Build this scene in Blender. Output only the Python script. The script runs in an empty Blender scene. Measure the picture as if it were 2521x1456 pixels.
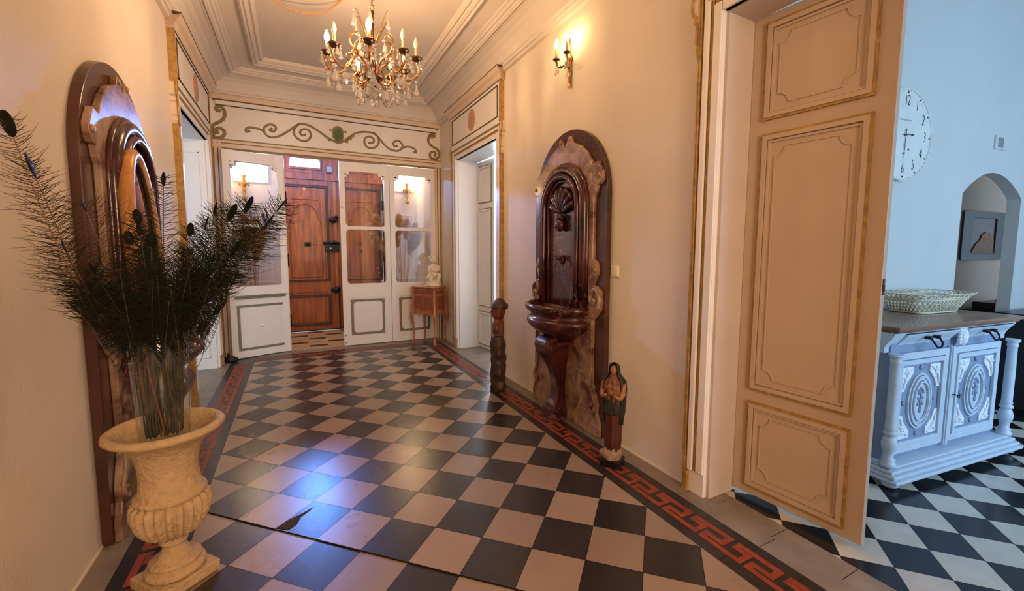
import bpy, bmesh, math, random
from mathutils import Vector, Matrix, noise
random.seed(7)
PI = math.pi
sc = bpy.context.scene
COL = sc.collection

# ------------------------------------------------------------------ camera, world, lights, exposure
cam_d = bpy.data.cameras.new('camera'); cam = bpy.data.objects.new('camera', cam_d); COL.objects.link(cam)
cam_d.sensor_width = 36.0; cam_d.sensor_fit = 'HORIZONTAL'; cam_d.lens = 15.1279
cam_d.shift_x = -0.01037; cam_d.shift_y = -0.00729; cam_d.clip_start = 0.05
R = Matrix(((0.8848493, 0.0382283, -0.4643063), (-0.4658585, 0.0815655, -0.8810919), (0.0041887, 0.9959346, 0.0899821)))
cam.matrix_world = Matrix.Translation((-1.74999, -1.38864, 1.49085)) @ R.to_4x4()
sc.camera = cam
sc.view_settings.view_transform = 'Standard'; sc.view_settings.look = 'None'
sc.view_settings.exposure = 0.0; sc.view_settings.gamma = 1.0; sc.view_settings.use_curve_mapping = False
cy = sc.cycles
cy.max_bounces = 7; cy.diffuse_bounces = 4; cy.glossy_bounces = 4; cy.transmission_bounces = 6; cy.transparent_max_bounces = 8
cy.caustics_reflective = False; cy.caustics_refractive = False; cy.sample_clamp_indirect = 6.0
cy.use_denoising = True
w = bpy.data.worlds.new('sky'); sc.world = w; w.use_nodes = True
w.node_tree.nodes['Background'].inputs[0].default_value = (0.55, 0.75, 1.0, 1); w.node_tree.nodes['Background'].inputs[1].default_value = 2.0

DAY = (0.46, 0.70, 1.0); WARM = (1.0, 0.62, 0.30)
def area(name, loc, aim, sx, sy, power, color):
    d = bpy.data.lights.new(name, 'AREA'); d.shape = 'RECTANGLE'; d.size = sx; d.size_y = sy; d.energy = power; d.color = color
    o = bpy.data.objects.new(name, d); COL.objects.link(o); o.location = loc
    o.rotation_euler = (Vector(aim) - Vector(loc)).to_track_quat('-Z', 'Z').to_euler()
    return o
area('daylight_kitchen_window', (3.1, -4.35, 1.9), (3.1, 0, 1.1), 2.6, 2.0, 225, DAY)
area('daylight_far_room_window', (1.78, 6.75, 2.0), (1.78, 0, 2.0), 1.3, 2.3, 260, (0.66, 0.82, 1.0))
area('daylight_left_room_window', (-4.6, 1.35, 1.9), (-4.6, 5, 1.9), 1.6, 2.2, 55, (0.62, 0.80, 1.0))
tl = area('daylight_transom', (-1.545, 7.42, 2.97), (-1.45, 1.8, 0.9), 0.42, 0.15, 440, (0.12, 0.32, 1.0)); tl.data.spread = 2.2
area('warm_fill_behind_camera', (-1.1, -4.35, 2.1), (-1.1, 0, 1.6), 1.3, 2.2, 155, (1.0, 0.62, 0.33))  # added fill that lifts the hall

# ------------------------------------------------------------------ materials
MATS = {}
def srgb(r, g, b):
    f = lambda c: (c/255/12.92 if c/255 <= 0.04045 else ((c/255+0.055)/1.055)**2.4)
    return (f(r), f(g), f(b), 1)
def mat(name, col, rough=0.5, metal=0.0, spec=0.5, var=0.0, vscale=8.0, bump=0.0, bscale=40.0, emit=None, estr=0.0, trans=0.0, ior=1.45, island=0.0, coat=0.0, col2=None, detail=4.0, stretch=None, rvar=0.0):
    m = bpy.data.materials.new(name); m.use_nodes = True; nt = m.node_tree; N = nt.nodes; L = nt.links
    b = N['Principled BSDF']; b.inputs['Base Color'].default_value = col; b.inputs['Roughness'].default_value = rough
    b.inputs['Metallic'].default_value = metal; b.inputs['Specular IOR Level'].default_value = spec
    b.inputs['Transmission Weight'].default_value = trans; b.inputs['IOR'].default_value = ior; b.inputs['Coat Weight'].default_value = coat
    if emit: b.inputs['Emission Color'].default_value = emit; b.inputs['Emission Strength'].default_value = estr
    tc = N.new('ShaderNodeTexCoord'); src = tc.outputs['Object']
    if stretch:
        mp = N.new('ShaderNodeMapping'); mp.inputs['Scale'].default_value = stretch; L.new(src, mp.inputs[0]); src = mp.outputs[0]
    if var > 0 or col2 is not None:
        n = N.new('ShaderNodeTexNoise'); n.inputs['Scale'].default_value = vscale; n.inputs['Detail'].default_value = detail; L.new(src, n.inputs['Vector'])
        r = N.new('ShaderNodeValToRGB'); r.color_ramp.elements[0].position = 0.32; r.color_ramp.elements[1].position = 0.68
        c2 = col2 if col2 is not None else tuple(min(1, c*(1+var)) for c in col[:3]) + (1,)
        c1 = col if col2 is not None else tuple(c*(1-var) for c in col[:3]) + (1,)
        r.color_ramp.elements[0].color = c1; r.color_ramp.elements[1].color = c2
        L.new(n.outputs['Fac'], r.inputs[0]); out = r.outputs[0]
        if rvar > 0:
            mr = N.new('ShaderNodeMapRange'); mr.inputs['To Min'].default_value = rough-rvar; mr.inputs['To Max'].default_value = rough+rvar
            L.new(n.outputs['Fac'], mr.inputs['Value']); L.new(mr.outputs[0], b.inputs['Roughness'])
        if island > 0:
            g = N.new('ShaderNodeNewGeometry'); mr = N.new('ShaderNodeMapRange'); mr.inputs['To Min'].default_value = 1-island; mr.inputs['To Max'].default_value = 1+island
            L.new(g.outputs['Random Per Island'], mr.inputs['Value'])
            mx = N.new('ShaderNodeVectorMath'); mx.operation = 'SCALE'; L.new(out, mx.inputs[0]); L.new(mr.outputs[0], mx.inputs['Scale']); out = mx.outputs[0]
        L.new(out, b.inputs['Base Color'])
    if bump > 0:
        n2 = N.new('ShaderNodeTexNoise'); n2.inputs['Scale'].default_value = bscale; n2.inputs['Detail'].default_value = 5; L.new(src, n2.inputs['Vector'])
        bp = N.new('ShaderNodeBump'); bp.inputs['Strength'].default_value = bump; bp.inputs['Distance'].default_value = 0.01
        L.new(n2.outputs['Fac'], bp.inputs['Height']); L.new(bp.outputs[0], b.inputs['Normal'])
    MATS[name] = m
    return m
def marble(name, base, mid, vein, rough=0.12, scale=5.0, vw=0.03, coat=0.4):
    m = bpy.data.materials.new(name); m.use_nodes = True; nt = m.node_tree; N = nt.nodes; L = nt.links
    b = N['Principled BSDF']; b.inputs['Roughness'].default_value = rough; b.inputs['Coat Weight'].default_value = coat; b.inputs['Coat Roughness'].default_value = 0.06
    tc = N.new('ShaderNodeTexCoord'); n = N.new('ShaderNodeTexNoise'); n.inputs['Scale'].default_value = scale; n.inputs['Detail'].default_value = 8; n.inputs['Distortion'].default_value = 0.9
    L.new(tc.outputs['Object'], n.inputs['Vector'])
    r = N.new('ShaderNodeValToRGB'); r.color_ramp.elements[0].position = 0.35; r.color_ramp.elements[1].position = 0.62; r.color_ramp.elements[0].color = base; r.color_ramp.elements[1].color = mid
    L.new(n.outputs['Fac'], r.inputs[0])
    n2 = N.new('ShaderNodeTexNoise'); n2.inputs['Scale'].default_value = scale*0.9; n2.inputs['Detail'].default_value = 9; n2.inputs['Distortion'].default_value = 1.6
    L.new(tc.outputs['Object'], n2.inputs['Vector'])
    s = N.new('ShaderNodeMath'); s.operation = 'SUBTRACT'; s.inputs[1].default_value = 0.5; L.new(n2.outputs['Fac'], s.inputs[0])
    a = N.new('ShaderNodeMath'); a.operation = 'ABSOLUTE'; L.new(s.outputs[0], a.inputs[0])
    mr = N.new('ShaderNodeMapRange'); mr.inputs['From Min'].default_value = 0; mr.inputs['From Max'].default_value = vw; mr.inputs['To Min'].default_value = 0.8; mr.inputs['To Max'].default_value = 0
    L.new(a.outputs[0], mr.inputs['Value'])
    n3 = N.new('ShaderNodeTexNoise'); n3.inputs['Scale'].default_value = 2.5; L.new(tc.outputs['Object'], n3.inputs['Vector'])
    mk = N.new('ShaderNodeMapRange'); mk.inputs['From Min'].default_value = 0.48; mk.inputs['From Max'].default_value = 0.6; L.new(n3.outputs['Fac'], mk.inputs['Value'])
    mu = N.new('ShaderNodeMath'); mu.operation = 'MULTIPLY'; L.new(mr.outputs[0], mu.inputs[0]); L.new(mk.outputs[0], mu.inputs[1])
    mx = N.new('ShaderNodeMix'); mx.data_type = 'RGBA'; L.new(mu.outputs[0], mx.inputs['Factor']); L.new(r.outputs[0], mx.inputs['A']); mx.inputs['B'].default_value = vein
    L.new(mx.outputs['Result'], b.inputs['Base Color'])
    MATS[name] = m
    return m
def wood(name, c1, c2, rough=0.35, scale=3.0, stretch=(9, 9, 1.0), coat=0.2):
    m = mat(name, c1, rough, col2=c2, vscale=scale, stretch=stretch, bump=0.15, bscale=scale*4, coat=coat, detail=7); return m

M_WALL = mat('wall_plaster', (0.74, 0.66, 0.55, 1), 0.9, var=0.035, vscale=1.4, bump=0.25, bscale=60, spec=0.2)
M_KWALL = mat('kitchen_wall_plaster', (0.56, 0.58, 0.58, 1), 0.9, var=0.02, vscale=2, spec=0.2)
M_CEIL = mat('ceiling_paint', (0.70, 0.64, 0.56, 1), 0.9, var=0.03, vscale=1.5, spec=0.2)
M_WHITE = mat('white_gloss_paint', (0.80, 0.77, 0.72, 1), 0.38, var=0.02, vscale=6)
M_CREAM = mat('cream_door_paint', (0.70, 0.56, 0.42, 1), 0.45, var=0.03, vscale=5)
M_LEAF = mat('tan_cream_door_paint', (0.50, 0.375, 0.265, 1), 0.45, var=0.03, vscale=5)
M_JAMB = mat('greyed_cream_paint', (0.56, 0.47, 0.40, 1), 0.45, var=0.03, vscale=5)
M_SHADOWLINE = mat('brown_line_and_shade', (0.10, 0.06, 0.03, 1), 0.7)  # dark brown for panel lines and for painted shade between mouldings
M_GOLD = mat('worn_gold_paint', (0.40, 0.235, 0.07, 1), 0.5, metal=0.25, var=0.25, vscale=25)
M_OLIVE = mat('olive_bronze_paint', (0.25, 0.19, 0.09, 1), 0.55, metal=0.15, var=0.2, vscale=30)
M_OLIVEG = mat('grey_olive_paint', (0.20, 0.185, 0.135, 1), 0.5, var=0.2, vscale=20)
M_MED = mat('rose_marbled_medallion', (0.50, 0.27, 0.17, 1), 0.5, var=0.2, vscale=30)
M_GREEN = mat('crest_green_enamel', (0.05, 0.12, 0.035, 1), 0.35, var=0.3, vscale=30)
M_RED = mat('marble_red', (0, 0, 0, 1)); bpy.data.materials.remove(M_RED)
M_REDM = marble('griotte_red_marble', (0.020, 0.005, 0.006, 1), (0.080, 0.016, 0.018, 1), (0.36, 0.20, 0.17, 1), scale=4, vw=0.010, rough=0.2, coat=0.12)
M_SLAB = marble('brown_red_marble', (0.045, 0.015, 0.010, 1), (0.095, 0.034, 0.022, 1), (0.22, 0.13, 0.10, 1), scale=2.2, vw=0.004, rough=0.22, coat=0.12)
M_BREC = marble('breccia_marble', (0.11, 0.032, 0.020, 1), (0.40, 0.26, 0.17, 1), (0.52, 0.40, 0.30, 1), scale=7, vw=0.03, rough=0.35, coat=0.05)
M_STONE = mat('carved_sandstone', (0.55, 0.39, 0.22, 1), 0.92, var=0.10, vscale=30, bump=1.0, bscale=55, spec=.2, detail=8)
M_GLASS = mat('clear_glass', (0.93, 0.97, 0.95, 1), 0.01, trans=1.0, ior=1.45)
def thin_glass(name, tint, gl=0.06, rough=0.02):
    m = bpy.data.materials.new(name); m.use_nodes = True; nt = m.node_tree; N = nt.nodes; L = nt.links
    N.remove(N['Principled BSDF']); t = N.new('ShaderNodeBsdfTransparent'); t.inputs[0].default_value = tint
    g = N.new('ShaderNodeBsdfGlossy'); g.inputs['Roughness'].default_value = rough
    lw = N.new('ShaderNodeLayerWeight'); pw = N.new('ShaderNodeMath'); pw.operation = 'POWER'; pw.inputs[1].default_value = 4.0; L.new(lw.outputs['Facing'], pw.inputs[0])
    f = N.new('ShaderNodeMath'); f.operation = 'MULTIPLY_ADD'; f.inputs[1].default_value = 0.75; f.inputs[2].default_value = gl; L.new(pw.outputs[0], f.inputs[0]); mx = N.new('ShaderNodeMixShader')
    L.new(f.outputs[0], mx.inputs[0]); L.new(t.outputs[0], mx.inputs[1]); L.new(g.outputs[0], mx.inputs[2]); L.new(mx.outputs[0], N['Material Output'].inputs[0])
    MATS[name] = m; return m
M_PANE = thin_glass('window_pane_glass', (0.97, 0.97, 0.96, 1))
M_VASE = thin_glass('vase_glass', (0.90, 0.94, 0.92, 1), 0.09)
M_CRYSTAL = mat('cut_crystal', (1, 0.97, 0.92, 1), 0.03, trans=0.78, ior=1.55, spec=0.8)
M_BRASS = mat('aged_brass', (0.46, 0.22, 0.07, 1), 0.28, metal=0.95, var=0.25, vscale=30)
M_BRONZE = mat('dark_bronze', (0.12, 0.055, 0.03, 1), 0.4, metal=0.7, var=0.2, vscale=20)
M_CANDLE = mat('ivory_candle_sleeve', (0.72, 0.46, 0.20, 1), 0.5)
M_BULB_ON = mat('lit_candle_bulb', (1, 0.9, 0.7, 1), 0.4, emit=(1.0, 0.60, 0.33, 1), estr=560)
M_BULB_SC = mat('lit_sconce_bulb', (1, 0.9, 0.7, 1), 0.4, emit=(1.0, 0.68, 0.30, 1), estr=125)
M_SHADE_ON = mat('lit_glass_sconce_shade', (1, 0.9, 0.7, 1), 0.4, emit=(1.0, 0.68, 0.34, 1), estr=110)
M_BULB_OFF = mat('unlit_frosted_bulb', (0.86, 0.80, 0.66, 1), 0.25, trans=0.3)
M_DARKFLOOR = mat('charcoal_cement_tile', (0.026, 0.021, 0.019, 1), 0.27, var=0.10, vscale=5, island=0.35, bump=0.05, bscale=18, spec=0.7, rvar=0.02, detail=2)
M_LIGHTFLOOR = mat('greige_cement_tile', (0.31, 0.22, 0.155, 1), 0.28, var=0.05, vscale=5, island=0.13, bump=0.05, bscale=18, spec=0.8, rvar=0.02, detail=2)
M_GROUT = mat('tile_grout', (0.05, 0.035, 0.025, 1), 0.9)
M_BAND = mat('black_border_tile', (0.022, 0.021, 0.020, 1), 0.33, var=0.2, vscale=9, spec=0.6)
M_KEY = mat('terracotta_meander_inlay', (0.27, 0.048, 0.020, 1), 0.45, var=0.22, vscale=14)
M_MARGIN = mat('grey_stone_margin', (0.23, 0.185, 0.145, 1), 0.4, var=0.2, vscale=5, bump=0.2, bscale=14, spec=0.45)
M_SAND = mat('sand_cement_tile', (0.42, 0.29, 0.16, 1), 0.4, var=0.08, vscale=10)
M_MOTIF = mat('orange_red_motif', (0.48, 0.10, 0.035, 1), 0.5, var=0.2, vscale=30)
M_UMBER = mat('umber_tile_strip', (0.055, 0.038, 0.026, 1), 0.5)
M_KBLACK = mat('black_kitchen_tile', (0.012, 0.013, 0.017, 1), 0.2, var=0.2, vscale=9, island=0.3, spec=0.5)
M_KWHITE = mat('white_kitchen_tile', (0.60, 0.57, 0.50, 1), 0.22, var=0.06, vscale=9, island=0.06, spec=0.5)
M_OAK = wood('varnished_oak', (0.19, 0.035, 0.006, 1), (0.46, 0.115, 0.018, 1), 0.38, 2.2, coat=0.05)
M_OAKL = wood('golden_oak_edge', (0.32, 0.10, 0.025, 1), (0.46, 0.17, 0.05, 1), 0.35, 3)
M_DOORDARK = mat('dark_door_moulding', (0.05, 0.022, 0.012, 1), 0.45, var=0.2, vscale=20)
M_IRON = mat('black_iron', (0.012, 0.011, 0.012, 1), 0.35, metal=0.5)
M_TABLE = wood('marquetry_wood', (0.27, 0.075, 0.025, 1), (0.45, 0.16, 0.055, 1), 0.3, 5, stretch=(3, 3, 1.5))
M_TABLEDK = wood('inlaid_dark_veneer', (0.14, 0.035, 0.014, 1), (0.30, 0.085, 0.03, 1), 0.35, 22, stretch=(1, 1, 1))
M_PLASTER = mat('ivory_plaster', (0.72, 0.62, 0.45, 1), 0.6, var=0.06, vscale=20)
M_PAMPAS = mat('dried_pampas', (0.66, 0.38, 0.15, 1), 0.9, var=0.15, vscale=10)
M_PAMPSTEM = mat('dry_stem', (0.45, 0.25, 0.10, 1), 0.8)
M_FEATH = mat('dark_feather_barbs', (0.016, 0.012, 0.007, 1), 0.7, spec=.12, col2=(0.008, 0.014, 0.006, 1), vscale=9)
M_FEATHB = mat('bronze_feather_barbs', (0.06, 0.034, 0.018, 1), 0.7, spec=.15, var=0.2, vscale=12)
M_QUILL = mat('pale_feather_quill', (0.075, 0.062, 0.040, 1), 0.5)
M_QUILLR = mat('russet_feather_quill', (0.20, 0.085, 0.04, 1), 0.5)
M_EYE = mat('peacock_eye_vane', (0.012, 0.010, 0.004, 1), 0.7, spec=.15, col2=(0.005, 0.010, 0.006, 1), vscale=30)
M_EYEC = mat('peacock_eye_centre', (0.003, 0.004, 0.008, 1), 0.4)
M_CARVED = mat('dark_carved_wood', (0.075, 0.030, 0.018, 1), 0.5, col2=(0.030, 0.020, 0.014, 1), vscale=7, bump=0.9, bscale=22)
M_CARVRED = mat('reddish_carved_wood', (0.16, 0.045, 0.022, 1), 0.42, col2=(0.07, 0.022, 0.014, 1), vscale=9, bump=0.6, bscale=22)
M_VEIL = mat('dark_green_veil', (0.022, 0.022, 0.016, 1), 0.5, var=0.3, vscale=16, bump=0.4, bscale=25)
M_ROBE = mat('ochre_drapery', (0.40, 0.17, 0.06, 1), 0.5, col2=(0.15, 0.055, 0.025, 1), vscale=14, bump=0.4, bscale=25)
M_BODICE = mat('ochre_brown_folds', (0.30, 0.12, 0.035, 1), 0.55, col2=(0.07, 0.028, 0.014, 1), vscale=26, bump=0.8, bscale=30)
M_ROBEDK = mat('maroon_robe', (0.075, 0.018, 0.012, 1), 0.4, var=0.3, vscale=10, bump=0.3, bscale=20)
M_ROCK = mat('mottled_rock_base', (0.30, 0.19, 0.13, 1), 0.7, var=0.35, vscale=22, bump=0.6, bscale=30)
M_MIRFRAME = wood('honey_wood_frame', (0.42, 0.18, 0.045, 1), (0.58, 0.28, 0.08, 1), 0.25, 4)
M_MIRROR = mat('old_mirror_glass', (0.75, 0.68, 0.60, 1), 0.04, metal=1.0)
M_SBL = mat('pale_blue_furniture_paint', (0.54, 0.64, 0.76, 1), 0.42, var=0.05, vscale=12)
M_SBG = mat('blue_grey_furniture_paint', (0.24, 0.31, 0.46, 1), 0.45, var=0.05, vscale=12)
M_SBW = mat('white_furniture_highlight', (0.82, 0.88, 0.95, 1), 0.45, bump=0.7, bscale=60)
M_SBTOP = wood('brown_wood_top', (0.17, 0.075, 0.045, 1), (0.32, 0.17, 0.11, 1), 0.25, 2, stretch=(1, 9, 9))
M_WICKER = mat('cream_wicker', (0.68, 0.64, 0.48, 1), 0.6)
M_CLOCK = mat('clock_face_enamel', (0.66, 0.68, 0.66, 1), 0.5, var=0.06, vscale=6)
M_CLOCKG = mat('faded_clock_print', (0.45, 0.47, 0.47, 1), 0.6)
M_INK = mat('black_clock_ink', (0.03, 0.035, 0.04, 1), 0.5)
M_GREYF = mat('slate_grey_frame', (0.075, 0.085, 0.095, 1), 0.4)
M_PICBG = mat('muted_mauve_backdrop', (0.22, 0.17, 0.18, 1), 0.4, var=0.2, vscale=5)
M_PICOR = mat('burnt_orange_heap', (0.30, 0.10, 0.02, 1), 0.5, var=0.3, vscale=20)
M_PLASTIC = mat('ivory_switch_plastic', (0.78, 0.72, 0.55, 1), 0.35)
M_STOVE = mat('near_black_lacquer', (0.008, 0.008, 0.011, 1), 0.3)
M_CORD = mat('amber_cable', (0.55, 0.24, 0.10, 1), 0.4)
M_GREYV = mat('grey_vent_metal', (0.35, 0.38, 0.42, 1), 0.5)
M_CLOTH = mat('black_cast_iron', (0.012, 0.012, 0.012, 1), 0.45, bump=0.6, bscale=30)
M_OUTGROUND = mat('pale_gravel', (0.4, 0.38, 0.34, 1), 0.9)

# ------------------------------------------------------------------ mesh helpers
class MB:
    def __init__(s): s.v = []; s.f = []; s.m = []; s.sm = []; s.cur = 0
    def add(s, verts, faces, smooth=False):
        b = len(s.v); s.v += [tuple(p) for p in verts]
        for f in faces: s.f.append(tuple(b+i for i in f)); s.m.append(s.cur); s.sm.append(smooth)
        return s
    def box(s, x0, x1, y0, y1, z0, z1):
        return s.add([(x0,y0,z0),(x1,y0,z0),(x1,y1,z0),(x0,y1,z0),(x0,y0,z1),(x1,y0,z1),(x1,y1,z1),(x0,y1,z1)],
                     [(0,3,2,1),(4,5,6,7),(0,1,5,4),(1,2,6,5),(2,3,7,6),(3,0,4,7)])
    def lathe(s, prof, seg=24, c=(0,0,0), sx=1.0, sy=1.0, a0=0.0, a1=2*PI, smooth=True, lobes=0, amp=0.0, lz=(0, 0)):
        full = abs(a1-a0-2*PI) < 1e-6; n = seg if full else seg+1; vs = []
        for r, z in prof:
            for i in range(n):
                a = a0+(a1-a0)*i/seg; rr = r
                if lobes and lz[0] <= z <= lz[1]: rr = r*(1+amp*abs(math.sin(a*lobes/2))-amp*0.5)
                vs.append((c[0]+rr*sx*math.cos(a), c[1]+rr*sy*math.sin(a), c[2]+z))
        fs = []
        for j in range(len(prof)-1):
            for i in range(seg):
                k = (i+1) % n if full else i+1
                fs.append((j*n+i, j*n+k, (j+1)*n+k, (j+1)*n+i))
        s.add(vs, fs, smooth)
        if full:
            b = len(s.v)-len(vs)
            if prof[0][0] > 1e-5: s.f.append(tuple(b+i for i in reversed(range(n)))); s.m.append(s.cur); s.sm.append(False)
            if prof[-1][0] > 1e-5: s.f.append(tuple(b+(len(prof)-1)*n+i for i in range(n))); s.m.append(s.cur); s.sm.append(False)
        return s
    def tube(s, pts, r, seg=6, flat=1.0, caps=True):
        pts = [Vector(p) for p in pts]; n = len(pts)
        rs = r if isinstance(r, (list, tuple)) else [r]*n
        vs = []; up = None
        for i, p in enumerate(pts):
            t = (pts[min(i+1, n-1)]-pts[max(i-1, 0)])
            if t.length < 1e-9: t = Vector((0, 0, 1))
            t.normalize()
            if up is None:
                up = Vector((0, 0, 1)) if abs(t.z) < 0.9 else Vector((1, 0, 0))
                up = (up-t*up.dot(t)).normalized()
            else:
                up = up-t*up.dot(t)
                if up.length < 1e-6: up = t.orthogonal()
                up.normalize()
            sd = t.cross(up)
            for k in range(seg):
                a = 2*PI*k/seg; vs.append(p+(up*math.cos(a)+sd*math.sin(a)*flat)*rs[i])
        fs = [(i*seg+k, i*seg+(k+1) % seg, (i+1)*seg+(k+1) % seg, (i+1)*seg+k) for i in range(n-1) for k in range(seg)]
        if caps: fs += [tuple(reversed(range(seg))), tuple((n-1)*seg+k for k in range(seg))]
        return s.add(vs, fs, True)
    def ribbon(s, pts, wd, nrm, th=0.004):
        # flat band following pts in the plane normal to nrm, with thickness th towards nrm
        pts = [Vector(p) for p in pts]; nrm = Vector(nrm); n = len(pts); vs = []
        ws = wd if isinstance(wd, (list, tuple)) else [wd]*n
        for i, p in enumerate(pts):
            t = (pts[min(i+1, n-1)]-pts[max(i-1, 0)]).normalized(); sd = t.cross(nrm)*ws[i]*0.5
            vs += [p-sd, p-sd*0.5+nrm*th, p+sd*0.5+nrm*th, p+sd]
        fs = []
        for i in range(n-1):
            for k in range(3): fs.append((i*4+k, i*4+k+1, (i+1)*4+k+1, (i+1)*4+k))
        return s.add(vs, fs, False)
    def prism(s, out, axis, d0, d1, holes=None):
        # out: 2D outline (u,z); extruded along axis 'y' from d0 to d1
        bm = bmesh.new(); loops = [out]+(holes or [])
        edges = []
        for lp in loops:
            vv = [bm.verts.new((u, d0, z)) for u, z in lp]
            edges += [bm.edges.new((vv[i], vv[(i+1) % len(vv)])) for i in range(len(vv))]
        res = bmesh.ops.triangle_fill(bm, use_beauty=True, use_dissolve=False, edges=edges)
        faces = [g for g in res['geom'] if isinstance(g, bmesh.types.BMFace)]
        ext = bmesh.ops.extrude_face_region(bm, geom=faces)
        for g in ext['geom']:
            if isinstance(g, bmesh.types.BMVert): g.co.y = d1
        bmesh.ops.recalc_face_normals(bm, faces=bm.faces)
        bm.verts.index_update()
        s.add([tuple(v.co) for v in bm.verts], [tuple(v.index for v in f.verts) for f in bm.faces]); bm.free()
        return s
    def sphere(s, c, r, seg=12, rings=8, sc3=(1, 1, 1), rot=None):
        vs = []; fs = []
        for j in range(rings+1):
            ph = PI*j/rings
            for i in range(seg):
                a = 2*PI*i/seg; p = Vector((math.sin(ph)*math.cos(a)*sc3[0], math.sin(ph)*math.sin(a)*sc3[1], math.cos(ph)*sc3[2]))*r
                if rot: p = rot @ p
                vs.append(p+Vector(c))
        for j in range(rings):
            for i in range(seg): fs.append((j*seg+i, (j+1)*seg+i, (j+1)*seg+(i+1) % seg, j*seg+(i+1) % seg))
        return s.add(vs, fs, True)
    def torus_path(s, pts, r, seg=6): return s.tube(list(pts)+[pts[0], pts[1]], r, seg, caps=False)
    def build(s, name, mats, parent=None, bevel=0.0):
        me = bpy.data.meshes.new(name); me.from_pydata(s.v, [], s.f); me.update()
        for m in (mats if isinstance(mats, (list, tuple)) else [mats]): me.materials.append(m)
        me.polygons.foreach_set('material_index', s.m); me.polygons.foreach_set('use_smooth', s.sm)
        o = bpy.data.objects.new(name, me); COL.objects.link(o)
        if parent: o.parent = parent
        if bevel > 0:
            b = o.modifiers.new('bevel', 'BEVEL'); b.width = bevel; b.segments = 2; b.limit_method = 'ANGLE'
        return o
def tag(o, label, cat, group=None, kind=None):
    o['label'] = label; o['category'] = cat
    if group: o['group'] = group
    if kind: o['kind'] = kind
    return o
def thing(name, loc, rz, label, cat, group=None):
    o = bpy.data.objects.new(name, None); COL.objects.link(o); o.location = loc; o.rotation_euler = (0, 0, rz); o.empty_display_size = 0.1
    return tag(o, label, cat, group)
def struct(o, label=None, cat=None):
    o['kind'] = 'structure'
    if label: o['label'] = label
    if cat: o['category'] = cat
    return o
def sroot(name, loc=(0, 0, 0), rz=0, label=None, cat=None):
    o = bpy.data.objects.new(name, None); COL.objects.link(o); o.location = loc; o.rotation_euler = (0, 0, rz)
    return struct(o, label, cat)
def smoothpath(pts, k=6):
    pts = [Vector(p) for p in pts]; out = []
    for i in range(len(pts)-1):
        p0 = pts[max(i-1, 0)]; p1 = pts[i]; p2 = pts[i+1]; p3 = pts[min(i+2, len(pts)-1)]
        for j in range(k):
            t = j/k; out.append(0.5*((2*p1)+(p2-p0)*t+(2*p0-5*p1+4*p2-p3)*t*t+(3*p1-p0-3*p2+p3)*t**3))
    out.append(pts[-1]); return out
def frame_outline(x0, x1, z0, z1, r, notch=0.0, n=5, corners=(1, 1, 1, 1), concave=False):
    # rounded (or scooped) rectangle, counter-clockwise from bottom-left; corners = bl, br, tr, tl
    out = []
    for ci, (cx, cz, a0) in enumerate(((x0, z0, PI), (x1, z0, 1.5*PI), (x1, z1, 0), (x0, z1, 0.5*PI))):
        if not corners[ci]: out.append((cx, cz)); continue
        sx = 1 if cx == x0 else -1; sz = 1 if cz == z0 else -1
        if concave:
            pts = []
            for j in range(n+1):
                a = PI/2*j/n
                pts.append((cx+sx*r*math.cos(a), cz+sz*r*math.sin(a)))     # circle about the corner itself
            if ci in (0, 2): pts.reverse()
            if notch:
                a, b = pts[0], pts[-1]
            out += pts
        else:
            for j in range(n+1):
                a = a0+PI/2*j/n; out.append((cx+sx*r+r*math.cos(a), cz+sz*r+r*math.sin(a)))
    return out
def rect(x0, x1, z0, z1): return [(x0, z0), (x1, z0), (x1, z1), (x0, z1)]
def ring(mb, x0, x1, z0, z1, wd, y0, y1):
    # picture-frame ring made of a prism with a hole
    return mb.prism(rect(x0, x1, z0, z1), 'y', y0, y1, [rect(x0+wd, x1-wd, z0+wd, z1-wd)])

# ------------------------------------------------------------------ setting: hall shell
XL, XR, YF, YB, HC = -2.66, 0.39, 5.57, -4.2, 3.8
def clip(poly, f):
    out = []
    for i in range(len(poly)):
        a, b = poly[i], poly[(i+1) % len(poly)]; fa, fb = f(a), f(b)
        if fa >= 0: out.append(a)
        if (fa >= 0) != (fb >= 0):
            t = fa/(fa-fb); out.append((a[0]+(b[0]-a[0])*t, a[1]+(b[1]-a[1])*t))
    return out
def tile(mb, poly, z, mi, gap=0.0013, tilt=0.0022, rnd=random):
    if len(poly) < 3: return
    cx = sum(p[0] for p in poly)/len(poly); cyy = sum(p[1] for p in poly)/len(poly)
    tx, ty = rnd.uniform(-tilt, tilt), rnd.uniform(-tilt, tilt)
    vs = []
    for x, y in poly:
        d = math.hypot(x-cx, y-cyy) or 1; k = max(0, 1-gap*1.4/d); x2, y2 = cx+(x-cx)*k, cyy+(y-cyy)*k
        vs.append((x2, y2, z+(x2-cx)*tx+(y2-cyy)*ty))
    mb.cur = mi; mb.add(vs, [tuple(range(len(vs)))])
fl = MB(); D = 0.38
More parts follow.
